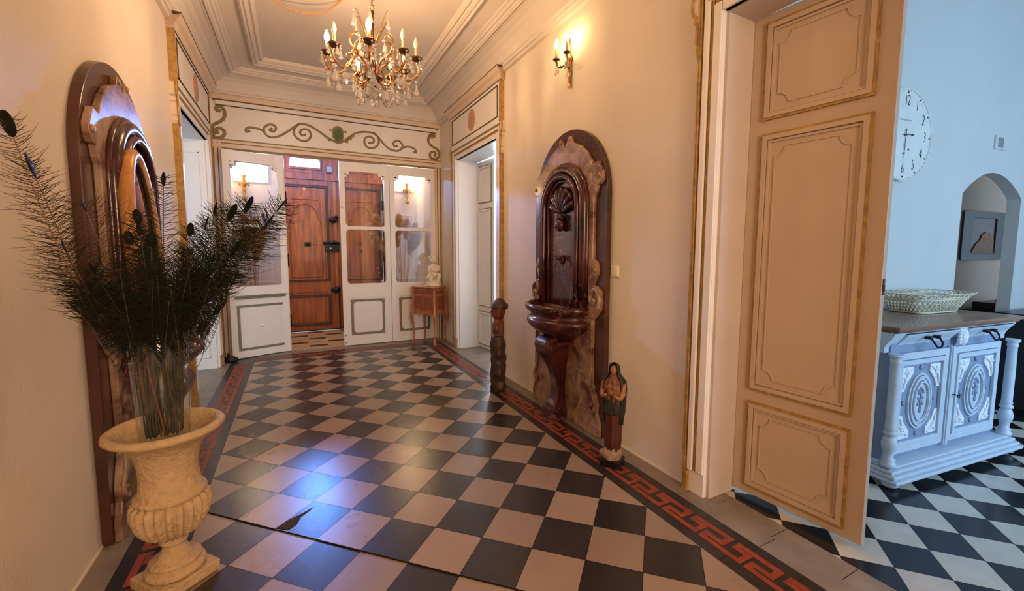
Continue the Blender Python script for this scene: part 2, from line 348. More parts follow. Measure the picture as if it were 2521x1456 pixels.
# mats: 0 grout 1 dark 2 light 3 band 4 key 5 margin 6 sand 7 motif 8 umber
fl.cur = 0; fl.box(XL-0.35, 0.56, YB, 7.2, -0.12, -0.012)
fl.cur = 5; fl.box(0.56, 3.7, 2.85, 6.6, -0.12, -0.001)
fl.box(-6.0, XL-0.3, 1.4, 5.6, -0.12, -0.002)
def low(x, y): return -0.007 if x+y < -0.765 else 0.0
for par in (0, 1):
    for m in range(-1, 8):
        for k in range(-11, 15):
            cx, cyy = (-0.19-D*m, D*k) if par == 0 else (-D*m, D*k+0.19)
            p = [(cx+0.19, cyy), (cx, cyy+0.19), (cx-0.19, cyy), (cx, cyy-0.19)]
            for fn in (lambda q: -q[0], lambda q: q[0]+2.28, lambda q: 5.13-q[1], lambda q: q[1]-YB):
                p = clip(p, fn)
                if len(p) < 3: break
            if len(p) >= 3: tile(fl, p, low(cx, cyy), 1 if par == 0 else 2)
def meander(mb, T, s0, s1, ax0, flip=1, per=0.259):
    # T(u across, s along) -> point ; running key between u .065 and .2
    h = 0.015
    s = s0
    def bar(u0, u1, a, b):
        if a > b: a, b = b, a
        a2, b2 = max(a, s0), min(b, s1)
        if b2 <= a2: return
        mb.cur = 4; mb.add([T(u0, a2), T(u1, a2), T(u1, b2), T(u0, b2)], [(0, 1, 2, 3)] if flip > 0 else [(3, 2, 1, 0)])
    k0 = int(math.floor((s0-ax0)/per))-1; k1 = int(math.ceil((s1-ax0)/per))+1
    for k in range(k0, k1+1):
        o = ax0+k*per
        bar(.168, .200, o-0.05, o+0.185); bar(.135, .168, o-0.05, o-0.018); bar(.105, .135, o-0.05, o+0.072)   # outer bar, its turn, short return
        bar(.095, .105, o+0.042, o+0.072); bar(.065, .095, o-0.172, o+0.072); bar(.095, .137, o-0.172, o-0.142)
        bar(.137, .165, o-0.172, o-0.074); bar(.165, .168, o-0.106, o-0.074)
def strip(mb, x0, x1, y0, y1, mi, step, along, z=0.0, off=0.0, gap=0.0012):
    a, b = (y0, y1) if along == 'y' else (x0, x1)
    t = a-off
    while t < b:
        u0, u1 = max(t, a), min(t+step, b)
        if u1-u0 > 0.004: tile(mb, [(x0, u0), (x1, u0), (x1, u1), (x0, u1)] if along == 'y' else [(u0, y0), (u1, y0), (u1, y1), (u0, y1)], z, mi, gap, 0.001)
        t += step
strip(fl, 0, .262, YB, 5.13, 3, .259, 'y', 0.0, .05); strip(fl, -2.542, -2.28, YB, 5.13, 3, .259, 'y', 0.0, .05)
strip(fl, -2.542, .262, 5.13, 5.40, 3, .259, 'x')
meander(fl, lambda u, s: (u, s, 0.0012), YB+.05, 5.10, 0.0)
meander(fl, lambda u, s: (-2.28-u, s, 0.0012), YB+.05, 5.10, 0.0, -1)
meander(fl, lambda u, s: (s, 5.13+u, 0.0012), -2.26, -0.02, 0.1, -1)
strip(fl, .262, XR+.001, YB, 5.40, 5, .52, 'y', 0.0, .1); strip(fl, XL, -2.542, YB, 5.40, 5, .52, 'y', 0.0, .1)
strip(fl, XR, .535, -1.01, .30, 5, .33, 'y', 0.0, .1); strip(fl, XR, .56, 3.2, 4.8, 5, .5, 'y', 0.0, .1)
strip(fl, XL-.34, XL, 3.55, 5.1, 5, .5, 'y')
strip(fl, XL, XR, 5.40, 5.60, 5, .7, 'x', 0.001)
C0 = 0.267
for i in range(-5, 8):
    x0 = -1.611+C0*i; x1 = x0+C0
    for j in range(0, 6):
        y0 = 5.60+.27*j
        p = [(max(x0, XL), y0), (min(x1, XR), y0), (min(x1, XR), min(y0+.27, 7.15)), (max(x0, XL), min(y0+.27, 7.15))]
        if p[1][0]-p[0][0] > .01: tile(fl, p, 0.0, 6, 0.0008, 0.0008)
    for j in range(0, 3):
        yc = 5.855+.58*j+(0.29 if i % 2 else 0)
        if x0 > XL and x1 < XR and yc < 7.05:
            fl.cur = 8; fl.add([(x0+.01, yc-.065, .0012), (x1-.01, yc-.065, .0012), (x1-.01, yc+.065, .0012), (x0+.01, yc+.065, .0012)], [(0, 1, 2, 3)])
            ym = yc+.29
            if ym < 7.05:
                fl.cur = 7
                for sgn, dx in ((1, -.045), (-1, .045)):
                    pts = smoothpath([(x0+C0/2+dx-.045, ym-.02*sgn, 0), (x0+C0/2+dx-.02, ym+.03*sgn, 0), (x0+C0/2+dx+.01, ym-.01, 0), (x0+C0/2+dx+.04, ym+.025*sgn, 0)], 3)
                    for q in range(len(pts)-1):
                        a, b = pts[q], pts[q+1]; d = (b-a).normalized(); n = Vector((-d.y, d.x, 0))*.013
                        fl.add([(a-n).to_tuple()[:2]+(.0012,), (b-n).to_tuple()[:2]+(.0012,), (b+n).to_tuple()[:2]+(.0012,), (a+n).to_tuple()[:2]+(.0012,)], [(0, 1, 2, 3)])
# broken corner of one dark tile
fl.cur = 0
fl.add([(-1.90, 1.145, .0015), (-1.84, 1.10, .0015), (-1.80, 1.13, .0015), (-1.78, 1.19, .0015), (-1.70, 1.27, .0015), (-1.79, 1.215, .0015), (-1.83, 1.20, .0015)], [(0, 1, 2, 3, 4, 5, 6)])
floor = fl.build('floor', [M_GROUT, M_DARKFLOOR, M_LIGHTFLOOR, M_BAND, M_KEY, M_MARGIN, M_SAND, M_MOTIF, M_UMBER])
struct(floor, 'diagonal black and greige tiled floor with a terracotta key border', 'floor')

def wall(name, boxes, m=M_WALL):
    mb = MB()
    for b in boxes: mb.box(*b)
    return struct(mb.build(name, m))
T1, T2 = 0.60, 0.69
wall('wall_right', [(XR, T1, YB, -1.01, 0, HC), (XR, T1, -1.01, .285, 2.79, HC), (XR, T1, .285, 1.0, 0, HC), (XR, T2, 1.0, 3.28, 0, HC),
                    (XR, T2, 3.28, 4.70, 2.775, HC), (XR, T2, 4.70, 7.15, 0, HC)])
wall('wall_left', [(XL-.34, XL, YB, 3.62, 0, HC), (XL-.34, XL, 3.62, 5.03, 2.775, HC), (XL-.34, XL, 5.03, 7.15, 0, HC)])
wall('wall_rear', [(XL-.34, -1.75, YB-.2, YB, 0, HC), (-.45, T1, YB-.2, YB, 0, HC), (-1.75, -.45, YB-.2, YB, 0, .9), (-1.75, -.45, YB-.2, YB, 3.1, HC)])  # unseen wall; the opening lets the added warm fill through
wall('wall_far_header', [(XL, XR, YF, YF+.14, 2.80, HC)])
wall('wall_entrance', [(XL-.34, -1.98, 7.15, 7.40, 0, HC), (-.25, T2, 7.15, 7.40, 0, HC), (-1.98, -.25, 7.15, 7.40, 3.12, HC)])
# far left reveal: panelled and painted white
rv = sroot('trim_1'); mb = MB(); mb.box(XL-.34, XL+.002, 5.016, 5.032, 0, 2.775); mb.box(XL-.34, XL, 3.62, 5.03, 2.765, 2.778); mb.box(XL-.34, XL, 3.615, 3.632, 0, 2.775)
mb.build('reveal_lining', M_WHITE, rv)
mb = MB(); mb.box(XL-.33, XL-.01, 5.000, 5.017, .702, .725); mb.build('gold_rail', M_GOLD, rv)
mb = MB()
for z0, z1 in ((.82, 2.62), (.14, .64)):
    q = [(XL-.28, XL-.27, z0, z1), (XL-.07, XL-.06, z0, z1), (XL-.28, XL-.06, z0, z0+.01), (XL-.28, XL-.06, z1-.01, z1)]
    for a, b, c, d in q: mb.box(a, b, 5.008, 5.017, c, d)
mb.build('reveal_moulding', M_WHITE, rv)
rv = sroot('trim_2'); mb = MB(); mb.box(XR-.002, T2, 4.685, 4.702, 0, 2.775); mb.box(XR, T2, 3.28, 4.70, 2.762, 2.777); mb.box(XR, T2, 3.278, 3.294, 0, 2.775)
mb.build('reveal_lining', M_WHITE, rv)
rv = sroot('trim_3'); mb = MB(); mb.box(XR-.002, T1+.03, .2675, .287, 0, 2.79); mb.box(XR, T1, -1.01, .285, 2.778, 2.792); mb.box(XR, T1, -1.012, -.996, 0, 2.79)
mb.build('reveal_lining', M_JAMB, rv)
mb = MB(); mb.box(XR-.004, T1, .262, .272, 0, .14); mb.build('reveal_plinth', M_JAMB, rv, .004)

# ceiling with cove and two moulded frames
prof = [(0, 3.45), (.035, 3.455), (.04, 3.475), (.06, 3.48), (.065, 3.50), (.08, 3.51), (.095, 3.56), (.13, 3.615), (.18, 3.655), (.235, 3.675), (.255, 3.675),
        (.26, 3.69), (.275, 3.675), (.30, 3.685), (.31, 3.70), (.33, 3.70), (.34, 3.715), (.36, 3.72), (.365, 3.74), (.52, 3.765), (.53, 3.735), (.55, 3.725), (.565, 3.745),
        (.58, 3.735), (.60, 3.745), (.61, 3.765), (.63, 3.755), (.65, 3.77), (.66, 3.80)]
mb = MB(); vs = []; n = len(prof)
for s_, z in prof:
    vs += [(XL+s_, YB+s_, z), (XR-s_, YB+s_, z), (XR-s_, YF-s_, z), (XL+s_, YF-s_, z)]
fs = []
for j in range(n-1):
    for k in range(4): fs.append((j*4+k, (j+1)*4+k, (j+1)*4+(k+1) % 4, j*4+(k+1) % 4))
fs.append(tuple((n-1)*4+k for k in (0, 3, 2, 1)))
mb.add(vs, fs); mb.box(XL-.34, T2, YB-.2, 7.4, 3.805, 3.95); mb.box(XL, XR, YF+.14, 7.15, 3.35, 3.40)
struct(mb.build('ceiling', M_CEIL), 'coved plaster ceiling with two moulded frames', 'ceiling')
# cornice shelf over the frieze
tr = sroot('trim_4'); mb = MB()
mb.box(XL, XR, YF-.05, YF, 3.41, 3.47); mb.build('cornice_band', M_CREAM, tr, .006)
mb = MB(); mb.box(-2.60, .33, YF-.045, YF, 3.345, 3.40); mb.build('cornice_roll', M_WHITE, tr, .018)
mb = MB(); mb.box(-2.62, .36, YF-.02, YF, 3.395, 3.412); mb.box(-2.60, .33, YF-.012, YF, 3.335, 3.346); mb.build('shadow_line', M_SHADOWLINE, tr)  # dark strips paint the shade between the cornice members
mb = MB(); mb.box(XL, XR, YF-.008, YF, 2.80, 3.41); mb.build('frieze_board', M_WHITE, tr)

# frieze scrollwork, painted bronze, with the green crest
CUR = {'tailL':[(-2.235,3.052),(-2.265,3.039),(-2.271,3.069),(-2.244,3.096),(-2.189,3.103),(-2.123,3.093),(-2.064,3.073)],'waveL':[(-2.07,3.08),(-2.047,3.038),(-2.014,3.008),(-1.953,3.003),(-1.875,3.034),(-1.786,3.097),(-1.705,3.168),(-1.635,3.225)],'sp1':[(-2.064,3.07),(-2.059,3.118),(-2.023,3.155),(-1.976,3.172),(-1.931,3.159),(-1.92,3.123),(-1.942,3.086),(-1.976,3.078),(-1.995,3.096),(-1.974,3.114)],'sp2':[(-1.639,3.221),(-1.692,3.156),(-1.704,3.095),(-1.678,3.037),(-1.615,3.0),(-1.558,3.002),(-1.507,3.043),(-1.492,3.098),(-1.512,3.149),(-1.56,3.164),(-1.606,3.146),(-1.627,3.108),(-1.604,3.074),(-1.566,3.086)],'armL':[(-1.647,3.223),(-1.59,3.233),(-1.509,3.22),(-1.436,3.186),(-1.363,3.141),(-1.281,3.088),(-1.197,3.044),(-1.137,3.022)],'armR':[(-1.137,3.022),(-1.057,3.06),(-0.967,3.136),(-0.876,3.199),(-0.766,3.226),(-0.646,3.228)],'sp3':[(-0.656,3.23),(-0.582,3.183),(-0.564,3.099),(-0.605,3.028),(-0.68,2.997),(-0.744,3.016),(-0.774,3.075),(-0.759,3.133),(-0.713,3.167),(-0.658,3.154),(-0.634,3.119),(-0.66,3.075),(-0.706,3.073)],'waveR':[(-0.637,3.229),(-0.564,3.166),(-0.49,3.079),(-0.415,3.02),(-0.319,2.997),(-0.25,3.018),(-0.209,3.072),(-0.228,3.128),(-0.276,3.158),(-0.325,3.14),(-0.351,3.104),(-0.333,3.068),(-0.294,3.072)],'tailR':[(-0.223,3.051),(-0.139,3.08),(-0.059,3.075),(-0.009,3.044),(-0.003,3.011),(-0.036,3.012)],'SL':[(-2.553,3.269),(-2.58,3.271),(-2.588,3.296),(-2.571,3.318),(-2.536,3.32),(-2.503,3.284),(-2.496,3.228),(-2.516,3.168),(-2.56,3.125),(-2.617,3.089),(-2.64,3.054),(-2.645,3.009),(-2.642,2.965),(-2.62,2.929),(-2.59,2.921),(-2.534,2.945),(-2.51,2.989),(-2.523,3.028),(-2.556,3.048),(-2.588,3.04),(-2.61,3.011),(-2.605,2.983),(-2.587,2.99)],'SR':[(0.255,3.274),(0.287,3.278),(0.298,3.304),(0.267,3.32),(0.22,3.294),(0.198,3.231),(0.212,3.172),(0.264,3.128),(0.33,3.099),(0.365,3.06),(0.37,2.999),(0.345,2.95),(0.293,2.932),(0.235,2.946),(0.22,2.991),(0.241,3.034),(0.29,3.046),(0.316,3.023),(0.30,2.989)]}
fz = sroot('trim_5', label='bronze painted scrollwork along the frieze over the glazed doors', cat='frieze ornament')
def scroll(keys, name):
    mb = MB()
    for k in keys:
        pts = smoothpath([(x, YF-.009, z) for x, z in CUR[k]], 5); wd = 0.040 if k in ('SL', 'SR') else 0.028
        mb.ribbon(pts, wd, (0, -1, 0), 0.010)
        for e in ((0, -1) if k in ('tailL', 'tailR', 'SL', 'SR') else ((-1,) if k.startswith('sp') or k == 'waveR' else ())): mb.sphere(pts[e], wd*.62, 8, 6, (1, .4, 1))
    return mb
mb = scroll(['tailL', 'waveL', 'sp1', 'sp2', 'armL', 'armR', 'sp3', 'waveR', 'tailR'], '')
y = YF-.009
for sg in (1, -1):
    leaf = [(sg*.31, 3.165), (sg*.25, 3.155), (sg*.20, 3.12), (sg*.175, 3.075), (sg*.15, 3.085), (sg*.13, 3.03), (sg*.07, 3.05), (sg*.04, 3.02), (sg*.12, 3.075), (sg*.22, 3.15)]
    mb.prism([(-1.137+u, z) for u, z in leaf], 'y', y-.008, y)
mb.build('garland', M_OLIVE, fz); scroll(['SL'], '').build('left_scroll', M_OLIVE, fz); scroll(['SR'], '').build('right_scroll', M_OLIVE, fz)
mb = MB(); sh = [(-.075, 3.19), (-.078, 3.10), (-.04, 3.05), (0, 3.02), (.04, 3.05), (.078, 3.10), (.075, 3.19), (.06, 3.23), (.03, 3.25), (0, 3.26), (-.03, 3.25), (-.06, 3.23)]
mb.prism([(-1.133+u, z) for u, z in sh], 'y', y-.016, y)
for sg in (1, -1): mb.ribbon(smoothpath([(-1.133+sg*.07, y, 3.16), (-1.133+sg*.085, y, 3.19), (-1.133+sg*.105, y, 3.20), (-1.133+sg*.108, y, 3.175)], 4), .014, (0, -1, 0), .012)
cr = mb.build('crest', M_OLIVE, fz)
mb = MB(); mb.prism([(-1.133+u*.74, 3.035+(z-3.02)*.74) for u, z in sh], 'y', y-.024, y-.016)
mb.build('green_enamel', M_GREEN, cr)

# gilt-lined surround of the glazed screen
su = sroot('trim_6'); mbw, mbg = MB(), MB()
for x0, x1, gold in ((XL, -2.635, 1), (-2.635, -2.60, 0), (-2.60, -2.585, 1), (-2.585, -2.555, 0)):
    (mbg if gold else mbw).box(x0, x1, YF-(.020 if gold else .032), YF+.05, 0, 2.87)
for x0, x1, gold in ((.365, XR, 1), (.340, .365, 0), (.322, .340, 1), (.300, .322, 0)):
    (mbg if gold else mbw).box(x0, x1, YF-(.020 if gold else .032), YF+.05, 0, 2.87)
for z0, z1, gold in ((2.895, 2.915, 1), (2.865, 2.895, 0), (2.852, 2.865, 1), (2.80, 2.852, 0)):
    (mbg if gold else mbw).box(XL, XR, YF-(.024 if gold else .036), YF+.02, z0, z1)
mbg.box(-2.55, .30, YF-.012, YF, 2.775, 2.80)
mbw.build('white_moulding', M_CREAM, su); mbg.build('gilt_moulding', M_OLIVE, su)

# glazed screen leaves -------------------------------------------------------
def screen_leaf(root, w, h, panes, panels, goldring, mfr=M_WHITE, y0=-.022, y1=.022, style=0):
    holes = []
    for (a, b, c, d) in panes: holes.append(frame_outline(a, b, c, d, .05, corners=(1, 1, 1, 1) if style else (1, 1, 1, 1)))
    mb = MB(); mb.prism(rect(0, w, .012, h), 'y', y0, y1, holes); fr = mb.build('leaf_frame', mfr, root, .003)
    for (a, b, c, d) in panes:
        g = MB(); g.box(a-.008, b+.008, -.003, .003, c-.008, d+.008); g.build('pane', M_PANE, root)
    for (a, b, c, d) in panels:
        g = MB()
        for yy, e in ((y0, -1), (y1, 1)):
            yo = yy+e*.006
            g.prism(rect(a, b, c, d), 'y', min(yy, yo), max(yy, yo), [frame_outline(a+goldring, b-goldring, c+goldring, d-goldring, .05) if not style else rect(a+goldring, b-goldring, c+goldring, d-goldring)])
        p = g.build('gilt_panel_ring', M_OLIVEG, root)
        g = MB()
        for yy, e in ((y0, -1), (y1, 1)):
            yo = yy+e*.010; a2, b2, c2, d2 = a+goldring, b-goldring, c+goldring, d-goldring
            g.prism(frame_outline(a2+.004, b2-.004, c2+.004, d2-.004, .045) if not style else rect(a2+.004, b2-.004, c2+.004, d2-.004), 'y', min(yy, yo), max(yy, yo))
        g.build('raised_panel', mfr, root)
    return fr
def fixed_leaf(n, x0, x1, label):
    r = sroot('window_%d' % n, (x0, YF+.03, 0), 0, label, 'glazed screen'); w = x1-x0
    screen_leaf(r, w, 2.77, [(.075, w-.075, .955, 1.775), (.075, w-.075, 1.825, 2.635)], [(.11, w-.11, .165, .715)], .035)
    mb = MB()
    for a, b in ((.075, 1), (w-.075, -1)):      # small ears of the scooped upper corners
        mb.box(min(a, a+b*.07), max(a, a+b*.07), -.02, .02, 2.585, 2.64); mb.box(min(a, a+b*.03), max(a, a+b*.03), -.02, .02, 2.55, 2.60)
    mb.box(.06, w-.06, -.028, -.02, .745, .755)
    mb.build('corner_notch', M_WHITE, r)
    return r
r = fixed_leaf(1, -1.14, -.425, 'fixed glazed leaf with gilt lower panel beside the open doorway')
mb = MB()
for z in (2.10, .17, .06): mb.sphere((.028, -.024, z), .012, 8, 6)
mb.build('brass_button', M_BRASS, r)
fixed_leaf(2, -.42, .30, 'fixed glazed leaf with gilt lower panel behind the small table')
fixed_leaf(3, -2.55, -1.86, 'fixed glazed leaf behind the swung-back white door')
dr = sroot('door_1', (-1.855, 5.64, 0), math.radians(180+20.5), 'white half-glazed door swung back towards the left wall', 'door')
screen_leaf(dr, .735, 2.755, [(.078, .655, .975, 2.62)], [(.062, .66, .11, .725)], .030, y0=-.024, y1=.024, style=1)
mb = MB()
for e in (-1, 1):
    y0, y1 = sorted((e*.024, e*.045)); mb.box(.028, .675, y0, y1, .81, .855); y0, y1 = sorted((e*.024, e*.055)); mb.box(.018, .685, y0, y1, .835, .85)
mb.build('mid_rail_ledge', M_OLIVEG, dr, .004)
mb = MB()
for e in (-1, 1):
    mb.box(.078, .14, min(e*.024, e*.02), max(e*.024, e*.02), 2.565, 2.625); mb.box(.60, .655, min(e*.024, e*.02), max(e*.024, e*.02), 2.565, 2.625)
    mb.sphere((.365, e*.034, .43), .024, 12, 8, (1, .5, 1))
mb.build('panel_boss', M_WHITE, dr)
mb = MB()
for e in (-1, 1):
    mb.tube([(.70, e*.024, 1.147), (.70, e*.065, 1.147), (.69, e*.07, 1.147), (.60, e*.07, 1.142)], .009, 8); mb.box(.688, .712, min(e*.02, e*.03), max(e*.02, e*.03), 1.11, 1.18)
mb.build('lever_handle', M_IRON, dr)
mb = MB()
for z in (.45, 1.32, 2.2): mb.tube([(-.008, .02, z-.09), (-.008, .02, z+.09)], .012, 8)
mb.build('hinge', M_IRON, dr)

# door casings on the side walls --------------------------------------------
def casing(n, side, y0, y1, h, over=True, label=None):
    # local frame: x = along wall, y = out of wall (towards the hall is -y)
    X = XR if side > 0 else XL
    r = sroot('trim_%d' % n, (X, 0, 0), 0, label, 'door casing')
    e = -side
    def B(mb, a0, a1, p, z0, z1, q=0.0): x0, x1 = sorted((e*q, e*p)); mb.box(x0, x1, a0, a1, z0, z1)
    mw, mg, mo = MB(), MB(), MB(); W = .135
    for sg, edge in ((-1, y0), (1, y1)):
        f = lambda a, b: sorted((edge+sg*a, edge+sg*b))
        B(mw, *f(0, W), .030, 0, h+W-.01); B(mw, *f(.004, .052), .042, .145, h+.05); B(mw, *f(.078, .110), .050, .145, h+W)
        B(mg, *f(.056, .072), .034, .145, h+.08); B(mg, *f(W-.012, W), .052, .13, h+W)
        B(mg, *f(W-.030, W+.004), .056, 0, .13); B(mo, *f(.076, .079), .036, .145, h+.08)
    B(mw, y0-W, y1+W, .030, h, h+W); B(mw, y0, y1, .042, h, h+.050); B(mw, y0-.09, y1+.09, .050, h+.078, h+.11)
    B(mg, y0-.05, y1+.05, .034, h+.052, h+.078); B(mo, y0-W, y1+W, .053, h+.110, h+W)
    mw.build('white_moulding', M_WHITE, r, .003); mg.build('gilt_moulding', M_GOLD, r, .002); mo.build('olive_band', M_OLIVE, r)
    # carved ear at each upper corner
    mb = MB()
    for sg, edge in ((-1, y0-W), (1, y1+W)):
        pts = [(0, h+.165), (.045, h+.15), (.062, h+.10), (.050, h+.045), (.030, h+.03), (.034, h-.005), (.022, h-.02), (.022, h-.12), (.012, h-.135), (.016, h-.17), (0, h-.21)]
        ring_ = [(edge+sg*u, z) for u, z in pts]
        vs = [(e*.0, a, z) for a, z in ring_]+[(e*.050, a, z) for a, z in ring_]; nn = len(ring_)
        fs = [(i, (i+1) % nn, nn+(i+1) % nn, nn+i) for i in range(nn)]+[tuple(range(nn)), tuple(nn+i for i in reversed(range(nn)))]
        mb.add(vs, fs)
    mb.build('carved_ear', M_CREAM, r)
    mb = MB()
    for sg, edge in ((-1, y0-W), (1, y1+W)):
        pts = smoothpath([(e*.052, edge+sg*u, z) for u, z in [(.0, h+.165), (.045, h+.15), (.060, h+.10), (.050, h+.045), (.030, h+.03), (.032, h-.005), (.022, h-.02), (.021, h-.12), (.012, h-.135), (.014, h-.17), (.0, h-.21)]], 3)
        mb.tube(pts, .009, 6)
        B(mb, *sorted((edge, edge+sg*.006)), .055, .13, h+.15)
    mb.build('gilt_edge', M_GOLD, r)
    if over:
        mb = MB(); B(mb, y0-W-.005, y1+W+.005, .052, h+W, h+.60); mb.build('overdoor_board', M_WHITE, r, .003)
        mb = MB()
        a0, a1, z0, z1 = y0-.085, y1+.085, h+.205, h+.555
        for (p, q, c, d) in ((a0, a1, z0, z0+.012), (a0, a1, z1-.012, z1), (a0, a0+.012, z0, z1), (a1-.012, a1, z0, z1)): B(mb, p, q, .060, c, d)
        B(mb, y0-W, y1+W, .058, h+.592, h+.604); mb.build('brown_panel_line', M_SHADOWLINE, r)
        mb = MB(); yc = (y0+y1)/2+.02; nn = 28
        ring_ = [(yc+.115*math.cos(2*PI*i/nn), h+.38+.135*math.sin(2*PI*i/nn)) for i in range(nn)]
        vs = [(e*.048, a, z) for a, z in ring_]+[(e*.060, a, z) for a, z in ring_]
        mb.add(vs, [(i, (i+1) % nn, nn+(i+1) % nn, nn+i) for i in range(nn)]+[tuple(nn+i for i in range(nn))])
        mb.build('rose_medallion', M_MED, r)
        mb = MB(); B(mb, y0-W-.012, y0-W+.004, .058, h+.15, h+.60); B(mb, y1+W-.004, y1+W+.012, .058, h+.15, h+.60); mb.build('gilt_side', M_GOLD, r)
        mb = MB()
        pr = [(.060, h+.60), (.075, h+.62), (.078, h+.645), (.105, h+.665), (.125, h+.695), (.125, h+.715), (0, h+.715), (0, h+.60)]
        vs = []
        for sgn, yy in ((-1, y0-W), (1, y1+W)):
            for p, z in pr: vs.append((e*p, yy+sgn*min(p, .10)*.9, z))
        nn = len(pr); mb.add(vs, [(i, (i+1) % nn, nn+(i+1) % nn, nn+i) for i in range(nn)]+[tuple(range(nn)), tuple(nn+i for i in reversed(range(nn)))])
        mb.build('overdoor_cornice', M_CREAM, r)
        mb = MB(); B(mb, y0-W-.10, y1+W+.10, .128, h+.708, h+.716); mb.build('cornice_line', M_SHADOWLINE, r)
    return r
casing(7, 1, 3.28, 4.70, 2.775, True, 'tall white and gilt casing of the bright far doorway')
casing(8, -1, 3.62, 5.03, 2.775, True, 'white and gilt casing of the doorway on the left wall')
casing(9, 1, -1.01, .285, 2.79, True, 'white and gilt casing of the kitchen doorway')

# door leaves ---------------------------------------------------------------
def panel_leaf(root, w, h, rows, m, gold, z0=0.03, th=.045, inset=.055, scoop=True, wallx=True, name='door_leaf'):
    # local: x along leaf, y thickness (visible face y=0, towards -y), z up
    mb = MB(); mb.box(0, w, 0, th, z0, h); mb.build(name, m, root, .003)
    mg, mw = MB(), MB()
    for (a, b, c, d) in rows:
        mg.prism(rect(a, b, c, d), 'y', -.014, 0, [rect(a+.013, b-.013, c+.013, d-.013)])
        mw.prism(rect(a+.013, b-.013, c+.013, d-.013), 'y', -.020, 0, [rect(a+.036, b-.036, c+.036, d-.036)])
        mw.prism(rect(a+.040, b-.040, c+.040, d-.040), 'y', -.010, 0, [rect(a+.052, b-.052, c+.052, d-.052)])
        if scoop:
            o = frame_outline(a+.075, b-.075, c+.075, d-.075, .055, concave=True); i = frame_outline(a+.081, b-.081, c+.081, d-.081, .055, concave=True)
            mw.prism(o, 'y', -.006, 0, [i])
    mg.build('gilt_moulding', gold, root); mw.build('raised_moulding', m, root)
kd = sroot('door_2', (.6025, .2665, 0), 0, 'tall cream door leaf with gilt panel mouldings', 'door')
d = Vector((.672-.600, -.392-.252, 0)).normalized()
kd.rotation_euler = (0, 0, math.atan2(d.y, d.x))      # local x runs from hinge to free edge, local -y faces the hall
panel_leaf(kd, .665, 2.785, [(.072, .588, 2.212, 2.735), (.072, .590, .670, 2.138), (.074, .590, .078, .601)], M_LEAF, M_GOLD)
mb = MB(); mb.box(.664, .668, .010, .034, 1.28, 1.36); mb.box(.667, .671, .014, .028, 1.30, 1.33); mb.build('lock_plate', M_BRONZE, kd)
fd = sroot('door_3', (.692, 4.70, 0), 0, 'cream panelled door leaf in the bright far doorway', 'door')
d = Vector((.745-.692, 4.23-4.70, 0)).normalized(); fd.rotation_euler = (0, 0, math.atan2(d.y, d.x))
panel_leaf(fd, .475, 2.76, [(.05, .42, 2.16, 2.69), (.05, .42, .64, 2.08), (.05, .42, .06, .57)], M_WHITE, M_OLIVE, .004, scoop=False)

# kitchen -------------------------------------------------------------------
KA = math.radians(-6); KO = Vector((2.3, .36, 0)); kx = Vector((math.cos(KA), math.sin(KA), 0)); ky = Vector((-math.sin(KA), math.cos(KA), 0))
def K(u, v, z=0): return KO+kx*u+ky*v+Vector((0, 0, z))
arch = [(1.235, 0)]+[(1.235, 2.0)]
for t in [q_/12 for q_ in range(13)]: arch.append((1.235+.5*t, 2.0+.215*math.sin(t*PI/2)**.85 if t else 2.0))
for t in [q_/12 for q_ in range(11, -1, -1)]: arch.append((2.278-.543*t, 2.0+.215*math.sin(t*PI/2)**.85 if t else 2.0))
arch = [arch[0]]+arch[2:]+[(2.278, 0)]
mb = MB(); outl = [(-1.72, 0)]+arch+[(4.2, 0), (4.2, HC), (-1.72, HC)]
mb.prism(outl, 'y', 0, .10)
kb = struct(mb.build('wall_kitchen_back', M_KWALL)); kb.location = KO; kb.rotation_euler = (0, 0, KA)
mb = MB(); mb.box(4.2, 4.35, -4.6, .1, 0, HC); kw_ = struct(mb.build('wall_kitchen_right', M_KWALL)); kw_.location = KO; kw_.rotation_euler = (0, 0, KA)
mb = MB()
for b in ((T1+.002, 1.6, 0, HC), (4.6, 7.6, 0, HC), (1.6, 4.6, 0, .75), (1.6, 4.6, 2.95, HC)): mb.box(b[0], b[1], -4.3, -4.1, b[2], b[3])
struct(mb.build('wall_kitchen_front', M_KWALL))
mb = MB(); mb.box(.9, 6.6, .95, 1.05, 0, HC); mb.box(.85, .95, .12, 1.0, 0, HC); mb.box(6.5, 6.6, .1, 1.0, 0, HC)
o = struct(mb.build('wall_passage', mat('passage_plaster', (.80, .66, .54, 1), .9, spec=.2))); o.location = KO; o.rotation_euler = (0, 0, KA)
mb = MB(); mb.box(T1+.01, 9, -4.3, 1.9, 3.82, 3.95); struct(mb.build('ceiling_kitchen', M_KWALL))
win = sroot('window_4', (3.1, -4.2, 0)); mb = MB()
for x0, x1, z0, z1 in ((-1.5, -1.43, .75, 2.95), (1.43, 1.5, .75, 2.95), (-.035, .035, .75, 2.95), (-1.5, 1.5, .75, .82), (-1.5, 1.5, 2.88, 2.95), (-1.5, 1.5, 1.83, 1.87)): mb.box(x0, x1, -.03, .03, z0, z1)
mb.build('window_frame', M_WHITE, win); mb = MB(); mb.box(-1.45, 1.45, -.004, .004, .8, 2.9); mb.build('window_pane', M_PANE, win)
